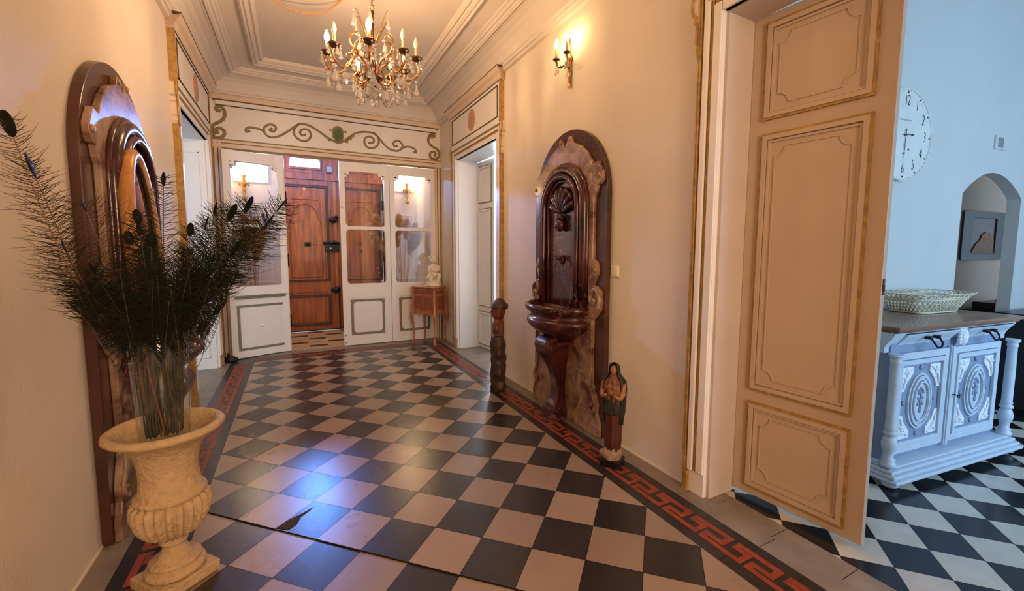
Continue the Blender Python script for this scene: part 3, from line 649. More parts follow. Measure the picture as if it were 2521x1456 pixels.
# kitchen floor, diagonal black and white, turned like the room
mb = MB(); A = math.radians(-4.0); e1 = Vector((math.cos(A+PI/4), math.sin(A+PI/4))); e2 = Vector((-math.sin(A+PI/4), math.cos(A+PI/4))); S_ = .215; o0 = Vector((1.609, -.587))
mb.cur = 0; mb.add([(.536, -4.2, -.006), (9, -4.2, -.006), (9, 1.9, -.006), (.536, 1.9, -.006)], [(0, 1, 2, 3)])
for i in range(-26, 44):
    for j in range(-34, 30):
        c = [o0+e1*S_*(i+a)+e2*S_*(j+b) for a, b in ((0, 0), (1, 0), (1, 1), (0, 1))]
        cc = (c[0]+c[2])/2
        if not (-1.6 < cc.y < 1.7 and .3 < cc.x < 7.5) and not (-4.2 < cc.y < 1.7 and .3 < cc.x < 4.0): continue
        p = [tuple(q) for q in c]
        lim = .536
        for fn in (lambda q: q[0]-lim, lambda q: q[1]+4.18): p = clip(p, fn) if len(p) >= 3 else p
        if len(p) < 3: continue
        if cc.x < .72 and not -1.05 < cc.y < .33: continue
        tile(mb, p, -.002, 1 if (i+j) % 2 else 2, .0012, .0015)
struct(mb.build('floor_kitchen', [M_GROUT, M_KBLACK, M_KWHITE]))
# threshold slabs under the passage
# side rooms ----------------------------------------------------------------
sw = mat('side_room_plaster', (.82, .83, .84, 1), .9)
wall('wall_far_room', [(T2, 3.7, 2.7, 2.85, 0, HC), (3.6, 3.75, 2.7, 6.6, 0, HC), (T2, .95, 6.5, 6.62, 0, HC), (2.65, 3.7, 6.5, 6.62, 0, HC), (.95, 2.65, 6.5, 6.62, 3.2, HC), (.95, 2.65, 6.5, 6.62, 0, .25), (T2, 3.75, 2.7, 6.62, 3.7, 3.85)], sw)
wall('wall_left_room', [(-6.1, -6.0, 1.3, 5.7, 0, HC), (-6.1, XL-.34, 5.6, 5.7, 0, HC), (-6.1, -5.5, 1.4, 1.5, 0, HC), (-3.7, XL-.34, 1.4, 1.5, 0, HC), (-5.5, -3.7, 1.4, 1.5, 3.1, HC), (-5.5, -3.7, 1.4, 1.5, 0, .7), (-6.1, XL-.3, 1.4, 5.7, 3.7, 3.85)], sw)
win = sroot('window_5', (1.8, 6.56, 0)); mb = MB()
for x0, x1, z0, z1 in ((-.85, -.78, .25, 3.2), (.78, .85, .25, 3.2), (-.03, .03, .25, 3.2), (-.85, .85, .25, .32), (-.85, .85, 3.13, 3.2)): mb.box(x0, x1, -.03, .03, z0, z1)
mb.build('window_frame', M_WHITE, win)
win = sroot('window_6', (-4.6, 1.45, 0)); mb = MB()
for x0, x1, z0, z1 in ((-.9, -.83, .7, 3.1), (.83, .9, .7, 3.1), (-.03, .03, .7, 3.1), (-.9, .9, .7, .77), (-.9, .9, 3.03, 3.1)): mb.box(x0, x1, -.03, .03, z0, z1)
mb.build('window_frame', M_WHITE, win)
# skirting of the hall
for nm, x0, x1, a, b in (('baseboard_right', XR-.008, XR, .42, 3.14), ('baseboard_left', XL, XL+.008, YB, 3.48)):
    mb = MB(); mb.box(x0, x1, a, b, 0, .010); struct(mb.build(nm, M_WALL))
# panels in the vestibule, in white with a gilt edge
tr = sroot('trim_10'); mb = MB()
for x0, x1 in ((-2.60, -2.10), (-.16, .33)):
    for z0, z1 in ((.9, 2.15), (2.58, 3.2)):
        mb.prism(rect(x0, x1, z0, z1), 'y', 7.135, 7.15, [rect(x0+.025, x1-.025, z0+.025, z1-.025)])
mb.build('wall_moulding', M_WHITE, tr)

# ------------------------------------------------------------------ entrance door
en = sroot('door_4', (0, 7.17, 0), 0, 'heavy double oak entrance door with iron lock and bolts', 'door')
def oak_leaf(name, x0, x1, flip):
    L = bpy.data.objects.new(name, None); COL.objects.link(L); L.parent = en
    w_ = x1-x0; c = (x0+x1)/2; c += (-.04 if not flip else .04)
    mb = MB(); mb.box(x0, x1, 0, .05, .02, 2.69); mb.build('leaf_board', M_OAK, L)
    hw = w_/2-.11
    mb = MB()
    for z0, z1 in ((.10, .66), (.90, 2.60)): ring(mb, c-hw-.045, c+hw+.045, z0-.0, z1, .045, -.022, 0)
    mb.build('dark_moulding', M_DOORDARK, L, .005)
    mb = MB(); mb.box(c-hw, c+hw, -.02, 0, .70, .86)
    # arched raised panel with shoulders
    o = [(c-hw+.03, .93), (c+hw-.03, .93), (c+hw-.03, 2.02), (c+hw-.09, 2.02), (c+hw-.09, 2.06)]
    for i in range(1, 10): a = PI*i/10; o.append((c+(hw-.09)*math.cos(a), 2.06+.235*math.sin(a)))
    o += [(c-hw+.09, 2.06), (c-hw+.09, 2.02), (c-hw+.03, 2.02)]
    i_ = [(c+(x-c)*.86, 1.5+(z-1.5)*.95) for x, z in o]
    mb.prism(o, 'y', -.024, 0, [i_]); mb.prism([(c+(x-c)*.80, 1.5+(z-1.5)*.93) for x, z in o], 'y', -.014, 0)
    mb.prism([(c-.22, 2.34), (c+.22, 2.34), (c+.12, 2.39), (c, 2.405), (c-.12, 2.39)], 'y', -.016, 0)
    mb.prism(rect(c-hw+.05, c+hw-.05, .16, .60), 'y', -.014, 0)
    mb.build('raised_panel', M_OAK, L, .006); return L
oak_leaf('left_leaf', -1.975, -1.09, False); oak_leaf('right_leaf', -1.085, -.27, True)
mb = MB(); mb.box(-1.97, -.26, -.012, .12, .001, .024); mb.build('light_stop_sill', M_DOORDARK, en)  # dark sill added to block light leaking under the door
mb = MB(); mb.box(-1.115, -1.065, -.03, 0, .02, 2.68); mb.build('meeting_stile', M_OAKL, en, .004)
mb = MB(); mb.box(-1.98, -.25, -.03, .10, 2.69, 2.80); mb.prism(rect(-1.98, -.25, 2.80, 3.14), 'y', -.01, .08, [rect(-1.765, -1.325, 2.905, 3.045)])
ring(mb, -1.81, -1.28, 2.86, 3.09, .03, -.03, -.01); ring(mb, -1.0, -.45, 2.86, 3.09, .03, -.03, -.01); mb.build('transom_panel', M_OAK, en, .004)
mb = MB(); mb.box(-1.77, -1.32, .03, .036, 2.90, 3.05); mb.build('transom_pane', M_PANE, en)
mb = MB(); mb.box(-1.28, -1.04, -.085, -.0, 1.435, 1.565); mb.tube([(-1.30, -.03, 1.585), (-1.03, -.03, 1.585)], .028, 8); mb.sphere((-1.12, -.09, 1.60), .04, 10, 8); mb.build('lock_box', M_IRON, en, .006)
mb = MB(); mb.sphere((-1.18, -.09, 1.49), .014, 8, 6); mb.build('keyhole_cover', mat('polished_steel', (.8, .8, .85, 1), .1, metal=1.0), en)
mb = MB()
for z in (2.00, .73): mb.box(-1.20, -1.04, -.04, 0, z-.03, z+.03); mb.sphere((-1.12, -.06, z), .055, 10, 8, (1.1, .7, 1)); mb.sphere((-1.07, -.05, z+.05), .035, 8, 6)
mb.box(-1.075, -1.06, -.05, 0, .03, .73); mb.build('bolt', M_IRON, en)
mb = MB(); mb.box(-1.60, -1.50, -.03, 0, 1.52, 1.60); mb.sphere((-1.55, -.045, 1.56), .028, 8, 6); mb.tube([(-1.5, -.03, 1.56), (-1.4, -.028, 1.55), (-1.28, -.03, 1.55)], .004, 5); mb.build('knob_plate', M_IRON, en)
mb = MB(); mb.sphere((-.66, -.03, 1.60), .03, 8, 6); mb.sphere((-.66, -.03, 1.44), .035, 8, 6); mb.build('round_knob', M_DOORDARK, en)
mb = MB(); mb.box(-1.20, -1.12, -.10, -.02, 2.83, 2.93); mb.build('grey_door_closer', M_GREYV, en, .01)
mb = MB()
for z in (2.3, 1.35, .55): mb.box(-.27, -.235, -.04, 0, z-.09, z+.09)
mb.box(-.262, -.245, -.05, 0, .02, 2.7); mb.build('edge_strap', M_IRON, en)

# ------------------------------------------------------------------ marble wall fountains
def fountain(name, loc, rz, label, group=None):
    t = thing(name, loc, rz, label, 'wall fountain')
    HWs = .545
    o = [(-HWs, .0), (HWs, .0)]+[(HWs*math.cos(PI*i/24), 1.93+.565*math.sin(PI*i/24)) for i in range(25)]
    MB().prism(o, 'y', -.045, -.002).build('brown_marble_slab', M_SLAB, t, .004)
    # light breccia board with ears, scrolls and a flared foot
    half = [(0, 2.36), (.05, 2.375), (.085, 2.43)]
    h2 = [(.0, 2.345), (.03, 2.40), (.055, 2.43), (.085, 2.43), (.10, 2.38), (.16, 2.355), (.24, 2.32), (.31, 2.26), (.36, 2.20), (.385, 2.15), (.46, 2.165), (.47, 2.14),
          (.49, 2.12), (.515, 2.08), (.515, 2.03), (.49, 1.99), (.455, 1.985), (.44, 1.93), (.415, 1.90), (.415, 1.42), (.45, 1.40), (.475, 1.36), (.475, 1.30), (.44, 1.25), (.42, 1.21),
          (.46, 1.205), (.51, 1.17), (.525, 1.10), (.51, 1.02), (.46, .96), (.425, .93), (.42, .55), (.43, .42), (.47, .33), (.50, .26), (.49, .19), (.51, .14), (.53, .12), (.53, .0)]
    L = [(u, z) for u, z in h2]; out = L+[(-u, z) for u, z in reversed(L[1:])]
    out = list(reversed(out))
    MB().prism(out, 'y', -.078, -.045).build('breccia_board', M_BREC, t, .006)
    for u, z, r in ((.487, 2.055, .024), (-.487, 2.055, .024), (.068, 2.405, .02), (-.068, 2.405, .02), (.45, 1.33, .022), (-.45, 1.33, .022)):
        MB().sphere((u, -.080, z), r*.85, 10, 6, (1, .5, 1)).build('bronze_rosette', M_GOLD, t)
    # raised scrolls beside the basin and at the foot
    for sg in (1, -1):
        pts = smoothpath([(sg*.43, -.085, .95), (sg*.50, -.085, 1.02), (sg*.515, -.085, 1.12), (sg*.46, -.085, 1.18), (sg*.41, -.085, 1.13), (sg*.43, -.085, 1.07), (sg*.465, -.085, 1.10)], 5)
        MB().tube(pts, [.012+.012*(i/len(pts)) for i in range(len(pts))], 7).build('upper_scroll', M_BREC, t)
        pts = smoothpath([(sg*.42, -.085, .50), (sg*.44, -.085, .36), (sg*.49, -.085, .27), (sg*.465, -.085, .19), (sg*.43, -.085, .22), (sg*.455, -.085, .26)], 5)
        MB().tube(pts, .014, 7).build('foot_scroll', M_BREC, t)
    # arched red marble niche
    def arch_pts(hw, zs, top, z0, y): return [(-hw, y, z0), (-hw, y, zs*.5+z0*.5)]+[(-hw*math.cos(PI*i/18), y, zs+(top-zs)*math.sin(PI*i/18)) for i in range(19)]+[(hw, y, zs*.5+z0*.5), (hw, y, z0)]
    mb = MB(); mb.tube(arch_pts(.315, 1.85, 2.165, 1.0, -.10), .042, 10, flat=.8); mb.tube(arch_pts(.262, 1.84, 2.105, 1.0, -.125), .024, 8); mb.tube(arch_pts(.225, 1.84, 2.07, 1.0, -.095), .016, 8)
    mb.tube(arch_pts(.348, 1.86, 2.205, 1.0, -.085), .018, 8)
    mb.build('niche_moulding', M_REDM, t)
    mb = MB(); o = [(-.25, 1.0), (.25, 1.0)]+[(.25*math.cos(PI*i/18), 1.84+.25*math.sin(PI*i/18)) for i in range(19)]
    mb.prism(o, 'y', -.084, -.07); mb.build('niche_back', M_REDM, t)
    mb = MB()                                           # shell fan
    for i in range(7):
        a = PI*(i+.5)/7; p0 = Vector((0, -.095, 1.80)); p1 = Vector((-.185*math.cos(a), -.085, 1.83+.185*math.sin(a)))
        pts = [p0+(p1-p0)*(k/6)+Vector((0, -.02*math.sin(PI*k/6), 0)) for k in range(7)]
        mb.tube(pts, [.010+.030*(k/6) for k in range(7)], 8)
    mb.sphere((0, -.12, 1.76), .045, 12, 8, (1.2, .7, .8)); mb.build('shell', M_REDM, t)
    mb = MB(); mb.sphere((0, -.115, 1.70), .050, 12, 10, (1, .8, 1.15)); mb.sphere((0, -.15, 1.69), .018, 8, 6);
    mb.tube([(-.03, -.15, 1.665), (0, -.158, 1.657), (.03, -.15, 1.665)], .008, 6); mb.build('mask_spout', M_REDM, t)
    mb = MB(); mb.sphere((0, -.095, 1.40), .034, 10, 8, (1, .5, 1.2)); mb.tube(smoothpath([(0, -.10, 1.40), (0, -.15, 1.41), (0, -.165, 1.38), (0, -.168, 1.34)], 4), .011, 8); mb.tube([(-.045, -.125, 1.43), (.045, -.125, 1.43)], .007, 6)
    mb.sphere((-.05, -.125, 1.43), .012, 8, 6); mb.sphere((.05, -.125, 1.43), .012, 8, 6); mb.build('bronze_tap', M_BRONZE, t)
    # basin: half ellipse
    prof = [(.02, .70), (.42, .705), (.50, .735), (.62, .765), (.80, .80), (.90, .835), (.945, .86), (.955, .88), (.93, .90), (.875, .905), (.86, .93), (.88, .955), (.945, .965), (.985, .98), (1.0, 1.0), (.985, 1.018), (.94, 1.025), (.885, 1.015), (.85, .985), (.80, .92), (.6, .86), (.02, .84)]
    mb = MB(); mb.lathe([(r*.39, z) for r, z in prof], 40, (0, -.06, 0), 1.0, .86, PI, 2*PI); mb.build('basin', M_REDM, t)
    # console pedestal
    kl = [(.0, .152, .088), (.10, .152, .088), (.103, .138, .079), (.135, .130, .074), (.17, .105, .060), (.24, .088, .054), (.32, .088, .056), (.40, .104, .064), (.48, .135, .076), (.56, .185, .094), (.62, .220, .104), (.67, .232, .106), (.71, .220, .100), (.74, .19, .09)]
    sp_ = smoothpath([Vector(k_) for k_ in kl[4:]], 4); lv = kl[:4]+[tuple(p_) for p_ in sp_]
    vs = []
    for z, dd, hw in lv:
        q = min(.016, hw*.25); y0, y1 = -.078, -.078-dd
        vs += [(-hw, y0, z), (-hw, y1+q, z), (-hw+q, y1, z), (hw-q, y1, z), (hw, y1+q, z), (hw, y0, z)]
    fs = [(0, 5, 4, 3, 2, 1), tuple((len(lv)-1)*6+k for k in range(6))]
    for j in range(len(lv)-1):
        for k in range(6): fs.append((j*6+k, j*6+(k+1) % 6, (j+1)*6+(k+1) % 6, (j+1)*6+k))
    mb = MB(); mb.add(vs, fs)
    for sg in (1, -1): mb.tube([(sg*.085, -.078-.175, .655), (sg*.114, -.078-.175, .655)], .042, 16); mb.tube([(sg*.085, -.078-.175, .655), (sg*.120, -.078-.175, .655)], .018, 12)
    mb.build('console_pedestal', M_REDM, t, .008)
    mb = MB(); mb.box(-.17, .17, -.235, -.078, .685, .712); mb.build('pedestal_cap', M_REDM, t, .006)
    return t
fountain('marble_wall_fountain', (XR-.001, 1.765, 0), -PI/2, 'dark red marble wall fountain below the wall light, statues standing at its foot')
fl2 = fountain('marble_wall_fountain', (XL+.001, 1.915, 0), PI/2, 'dark red marble wall fountain behind the peacock feathers, a mirror in its niche')
# oval mirror standing in the left basin
t = thing('oval_mirror', (-2.475, 1.75, 1.03), PI/2, 'oval mirror in honey wood frame standing in the left fountain basin', 'mirror')
def oval(a, b, n=40): return [(a*math.cos(2*PI*i/n), .45+b*math.sin(2*PI*i/n)) for i in range(n)]
mb = MB(); mb.torus_path([Vector((u, .0-.10*0, z)) for u, z in oval(.215, .52)], .034, 10); mb.build('oval_frame', M_MIRFRAME, t)
mb = MB(); mb.torus_path([Vector((u, -.012, z)) for u, z in oval(.180, .482)], .010, 6); mb.build('inner_bead', M_DOORDARK, t)
mb = MB(); mb.prism(oval(.195, .50), 'y', -.004, .012); mb.build('mirror_glass', M_MIRROR, t)
t.rotation_euler = (math.radians(-2.8), 0, PI/2)

# ------------------------------------------------------------------ chandelier
ch = thing('crystal_chandelier', (-1.13, 2.40, 2.62), 0, 'brass chandelier with crystal drops and eight candle bulbs, hanging from the ceiling', 'chandelier')
def Zc(z): return z-2.62
ANG = [178, -153, -104, -59, -22, 31, 102, 56]; LIT = {0, 2, 6, 7}
def pol(r, a, z): a = math.radians(a); return Vector((r*math.cos(a), r*math.sin(a), Zc(z)))
mb = MB(); mb.lathe([(0.0, Zc(2.80)), (.012, Zc(2.805)), (.02, Zc(2.82)), (.05, Zc(2.85)), (.075, Zc(2.87)), (.055, Zc(2.885)), (.025, Zc(2.90)), (.018, Zc(2.95)), (.03, Zc(2.97)), (.015, Zc(3.0)), (.012, Zc(3.12)), (.024, Zc(3.14)), (.012, Zc(3.17)), (.010, Zc(3.36)), (.018, Zc(3.38)), (.004, Zc(3.40))], 18)
mb.sphere((0, 0, Zc(2.80)), .018, 8, 6); mb.build('centre_stem', M_BRONZE, ch)
def crystal_drop(mb, p, L, wd, style=0):
    p = Vector(p); wd *= 1.3; L *= 1.12
    if style == 0: prof = [(0, 0), (.14, -.10), (.30, -.25), (.62, -.55), (.92, -.80), (.85, -.92), (.4, -1.0), (0, -1.02)]
    elif style == 1: prof = [(0, 0), (.5, -.12), (.9, -.22), (.95, -.40), (.55, -.50), (.8, -.62), (.6, -.80), (.25, -.9), (0, -1.0)]
    else: prof = [(0, 0), (.9, -.3), (1, -.5), (.9, -.7), (0, -1.0)]
    seg = 8; vs = []; fs = []; ang = random.uniform(0, PI)
    for r, z in prof:
        for i in range(seg): a = ang+2*PI*i/seg; vs.append(p+Vector((r*wd*math.cos(a), r*wd*(.6 if style != 2 else 1)*math.sin(a), z*L)))
    for j in range(len(prof)-1):
        for i in range(seg): fs.append((j*seg+i, (j+1)*seg+i, (j+1)*seg+(i+1) % seg, j*seg+(i+1) % seg))
    mb.add(vs, fs)
def bead(mb, p, r=.009): mb.sphere(p, r, 8, 5)
ncr = 0
for k, a in enumerate(ANG):
    R_ = .34; zb = 3.005+(.03 if k in (4, 5) else 0)-(.0)
    if k in (6, 7): R_ = .345
    mb = MB()
    pts = smoothpath([pol(.03, a, 2.88), pol(.07, a, 2.96), pol(.13, a, 3.0), pol(.19, a, 2.96), pol(.22, a, 2.90), pol(.27, a, 2.865), pol(.325, a, 2.89), pol(R_+.02, a, 2.945), pol(R_, a, zb-.02)], 5)
    mb.tube(pts, .0075, 7)
    mb.tube(smoothpath([pol(.14, a, 3.0), pol(.165, a+6, 3.03), pol(.20, a+6, 3.02), pol(.205, a+4, 2.985), pol(.18, a, 2.975)], 4), [.007-.004*i/16 for i in range(17)], 6)
    mb.tube(smoothpath([pol(.325, a, 2.89), pol(.35, a-5, 2.885), pol(.365, a-5, 2.91), pol(.35, a-4, 2.925)], 4), .005, 6)
    mb.sphere(pol(.22, a, 2.90), .014, 8, 6)
    mb.build('brass_arm', M_BRASS, ch)
    c = pol(R_, a, zb)
    MB().lathe([(0.004, -.022), (.016, -.02), (.030, -.012), (.046, .004), (.048, .010), (.036, .004), (.012, -.004)], 18, c).build('drip_pan', M_BRONZE, ch)
    MB().lathe([(.0115, 0), (.0125, .02), (.0115, .045), (.0115, .075), (.009, .078)], 12, c).build('candle_sleeve', M_CANDLE, ch)
    MB().lathe([(.007, .076), (.011, .083), (.0195, .105), (.0195, .124), (.0125, .148), (.004, .168), (0, .172)], 14, c).build('bulb', M_BULB_ON if k in LIT else M_BULB_OFF, ch)
    for q in range(4):
        da = 360*q/4+20; off = Vector((.046*math.cos(math.radians(da)), .046*math.sin(math.radians(da)), .004))
        m2 = MB(); bead(m2, c+off+Vector((0, 0, -.012))); crystal_drop(m2, c+off+Vector((0, 0, -.022)), random.uniform(.05, .075), .015, 0); m2.build('crystal_drop', M_CRYSTAL, ch); ncr += 1
    for rr, zz, L_, w_, st in ((R_+.0, 2.86, .085, .024, 0), (.27, 2.85, .095, .028, 1 if k % 2 else 0)):
        p = pol(rr, a+(4 if rr < .3 else 0), zz); m2 = MB(); bead(m2, p+Vector((0, 0, -.005)), .012); crystal_drop(m2, p+Vector((0, 0, -.018)), L_, w_, st); m2.build('crystal_drop', M_CRYSTAL, ch); ncr += 1
for k in range(6):     # inner scrolled frame
    a = 60*k+15; mb = MB()
    mb.tube(smoothpath([pol(.02, a, 2.90), pol(.06, a, 2.84), pol(.12, a, 2.80), pol(.16, a, 2.83), pol(.14, a, 2.88), pol(.11, a, 2.86)], 5), .007, 6)
    mb.tube(smoothpath([pol(.10, a, 3.00), pol(.17, a, 3.07), pol(.18, a, 3.15), pol(.13, a, 3.19), pol(.10, a, 3.16)], 5), .008, 6)
    mb.tube(smoothpath([pol(.02, a, 3.14), pol(.06, a, 3.22), pol(.10, a, 3.30), pol(.13, a, 3.36), pol(.155, a, 3.375)], 5), [.006-.004*i/20 for i in range(21)], 6)
    mb.sphere(pol(.10, a, 3.155), .014, 8, 6); mb.build('brass_scroll', M_BRASS, ch)
    for rr, zz, L_, w_, st in ((.12, 2.79, .085, .026, 0), (.17, 2.82, .07, .017, 0), (.15, 3.35, .10, .018, 0), (.11, 3.15, .075, .018, 0), (.17, 3.02, .07, .018, 1), (.07, 3.05, .08, .016, 0), (.055, 2.80, .07, .022, 1)):
        p = pol(rr, a+7*st, zz); m2 = MB(); bead(m2, p, .010); crystal_drop(m2, p+Vector((0, 0, -.012)), L_, w_, st); m2.build('crystal_drop', M_CRYSTAL, ch); ncr += 1
m2 = MB(); m2.sphere((0, 0, Zc(2.68)), .032, 14, 10); bead(m2, (0, 0, Zc(2.73)), .012); m2.tube([(0, 0, Zc(2.71)), (0, 0, Zc(2.80))], .002, 4); m2.build('crystal_ball', M_CRYSTAL, ch)
z = 3.39; k = 0
while z < 3.80:
    mb = MB(); rot = (k % 2)*PI/2
    pts = [Vector((.014*math.cos(2*PI*i/14)*math.cos(rot), .014*math.cos(2*PI*i/14)*math.sin(rot), Zc(z)+.024+.026*math.sin(2*PI*i/14))) for i in range(14)]
    mb.torus_path(pts, .0035, 6); mb.build('chain_link', M_BRASS, ch); z += .042; k += 1
MB().lathe([(.05, Zc(3.80)), (.05, Zc(3.785)), (.02, Zc(3.77)), (0, Zc(3.765))], 16).build('ceiling_canopy', M_BRASS, ch)
o = MB().tube(smoothpath([(-1.95, 3.25, 3.795), (-1.80, 3.28, 3.70), (-1.62, 3.28, 3.665), (-1.42, 3.25, 3.70), (-1.28, 3.15, 3.795)], 6), .008, 6).build('ceiling_cable', M_CORD); tag(o, 'thin amber cable looping down from the ceiling above the chandelier', 'cable')

# ------------------------------------------------------------------ wall lights
def sconce(loc, rz, label):
    t = thing('candle_sconce', loc, rz, label, 'wall light')      # local -y points into the room
    MB().add([], []).lathe([(0, -.02), (.012, 0), (.018, .04), (.012, .07), (.020, .10), (.024, .13), (.016, .16), (.020, .20), (.030, .235), (.018, .25), (.012, .30), (.016, .32), (.008, .345), (.010, .37), (.003, .40), (0, .405)], 12, (0, -.018, 0), 1, .7).build('back_plate', M_BRASS, t)
    for sx in (-1, 1):
        mb = MB(); mb.tube(smoothpath([(0, -.03, .15), (sx*.02, -.055, .175), (sx*.05, -.075, .165), (sx*.075, -.09, .18), (sx*.08, -.10, .225)], 5), .007, 6); mb.sphere((sx*.05, -.077, .17), .011, 8, 6); mb.build('curved_arm', M_BRONZE, t)
        c = (sx*.08, -.10, .235)
        MB().lathe([(.004, -.015), (.014, -.012), (.030, 0), (.031, .005), (.010, .012)], 14, c).build('drip_pan', M_BRONZE, t)
        MB().lathe([(.012, .01), (.012, .085), (.009, .088)], 12, c).build('candle_sleeve', M_CANDLE, t)
        MB().lathe([(.006, .086), (.009, .093), (.0165, .115), (.0165, .132), (.010, .153), (.003, .168), (0, .172)], 12, c).build('bulb', M_BULB_SC, t)
        for q in (0, 1):
            m2 = MB(); p = Vector(c)+Vector((sx*(-.02+.03*q), 0, -.02)); bead(m2, p, .007); crystal_drop(m2, p+Vector((0, 0, -.03)), .065, .014, 0); m2.tube([p, p+Vector((0, 0, -.03))], .0015, 4); m2.build('crystal_drop', M_CRYSTAL, t)
sconce((XR, 1.80, 2.87), -PI/2, 'brass two-candle wall light above the right marble fountain')
sconce((XL, 1.80, 3.02), PI/2, 'brass two-candle wall light high above the left marble fountain')
def shade_sconce(loc, label):
    t = thing('shaded_wall_light', loc, 0, label, 'wall light')
    mb = MB(); mb.lathe([(0, -.16), (.02, -.15), (.05, -.11), (.01, -.085), (.016, -.04), (.035, .02), (.022, .07), (.06, .10), (.028, .14), (.018, .19), (.045, .24)], 10, (0, -.07, 0), 1, .8)
    mb.tube(smoothpath([(0, -.005, .05), (0, -.04, .03), (0, -.06, .06)], 4), .012, 6)
    for sx in (-1, 1): mb.tube(smoothpath([(0, -.07, .09), (sx*.05, -.07, .12), (sx*.075, -.07, .09), (sx*.055, -.07, .065)], 4), .009, 6)
    mb.build('gilt_bracket', M_BRASS, t)
    MB().lathe([(.035, .24), (.06, .28), (.088, .33), (.10, .375), (.085, .41), (.07, .415)], 16, (0, -.07, 0)).build('glass_shade', M_SHADE_ON, t)
shade_sconce((.195, 7.15, 2.50), 'gilt wall light with a glowing glass shade, beside the oak door and above the pampas')
shade_sconce((-2.45, 7.15, 2.44), 'gilt wall light with a glowing glass shade, seen through the swung-back white door')

# light switch
t = thing('light_switch', (XR, 1.165, 1.285), -PI/2, 'ivory light switch on the wall beside the right fountain', 'switch'); MB().box(-.045, .045, -.012, 0, 0, .085).build('switch_plate', M_PLASTIC, t, .003); MB().box(-.0, .040, -.020, -.012, .008, .078).build('rocker', M_PLASTIC, t, .002)
o = MB().box(-2.655, -2.625, 5.20, 5.235, 3.18, 3.25).build('door_sensor', M_IRON); o.location = (0, 0, 0); tag(o, 'tiny black sensor high on the far left wall corner', 'sensor')

# ------------------------------------------------------------------ urn, glass vase and peacock feathers
t = thing('stone_garden_urn', (-2.28, .95, 0), 0, 'fluted sandstone garden urn on a square foot, on the border tiles', 'urn')
t.rotation_euler = (0, 0, math.radians(40))
MB().box(-.118, .118, -.118, .118, 0, .05).build('square_plinth', M_STONE, t, .006)
mb = MB(); mb.lathe([(.100, .05), (.110, .054), (.113, .066), (.108, .080), (.094, .085), (.089, .090), (.096, .095), (.097, .106), (.088, .113), (.074, .118), (.062, .130), (.050, .148), (.043, .166), (.039, .178), (.050, .183), (.053, .190), (.050, .198), (.042, .203), (.045, .22)], 40); mb.build('foot', M_STONE, t)
mb = MB(); pr = [(.045, .213), (.07, .222), (.100, .245), (.122, .285), (.133, .33), (.134, .36), (.130, .385), (.120, .40)]
mb.lathe(pr, 132, lobes=22, amp=.20, lz=(.220, .39)); mb.build('fluted_belly', M_STONE, t)
mb = MB(); mb.lathe([(.115, .392), (.128, .400), (.133, .412), (.126, .424), (.112, .43), (.106, .50), (.108, .55), (.118, .60), (.135, .635), (.165, .665), (.192, .682), (.203, .690), (.212, .700), (.211, .714), (.200, .722), (.188, .722), (.176, .712), (.160, .692), (.125, .66), (.105, .64), (.0, .63)], 48)
mb.build('bowl_and_rim', M_STONE, t)
VX, VY, VZ = -2.285, .95, .645
t = thing('glass_vase', (VX, VY, VZ), 0, 'tall clear glass cylinder vase standing in the stone urn', 'vase')
mb = MB(); mb.lathe([(0, .002), (.084, .002), (.088, .006), (.108, .535), (.1065, .538)], 48); mb.build('glass_cylinder', M_VASE, t)
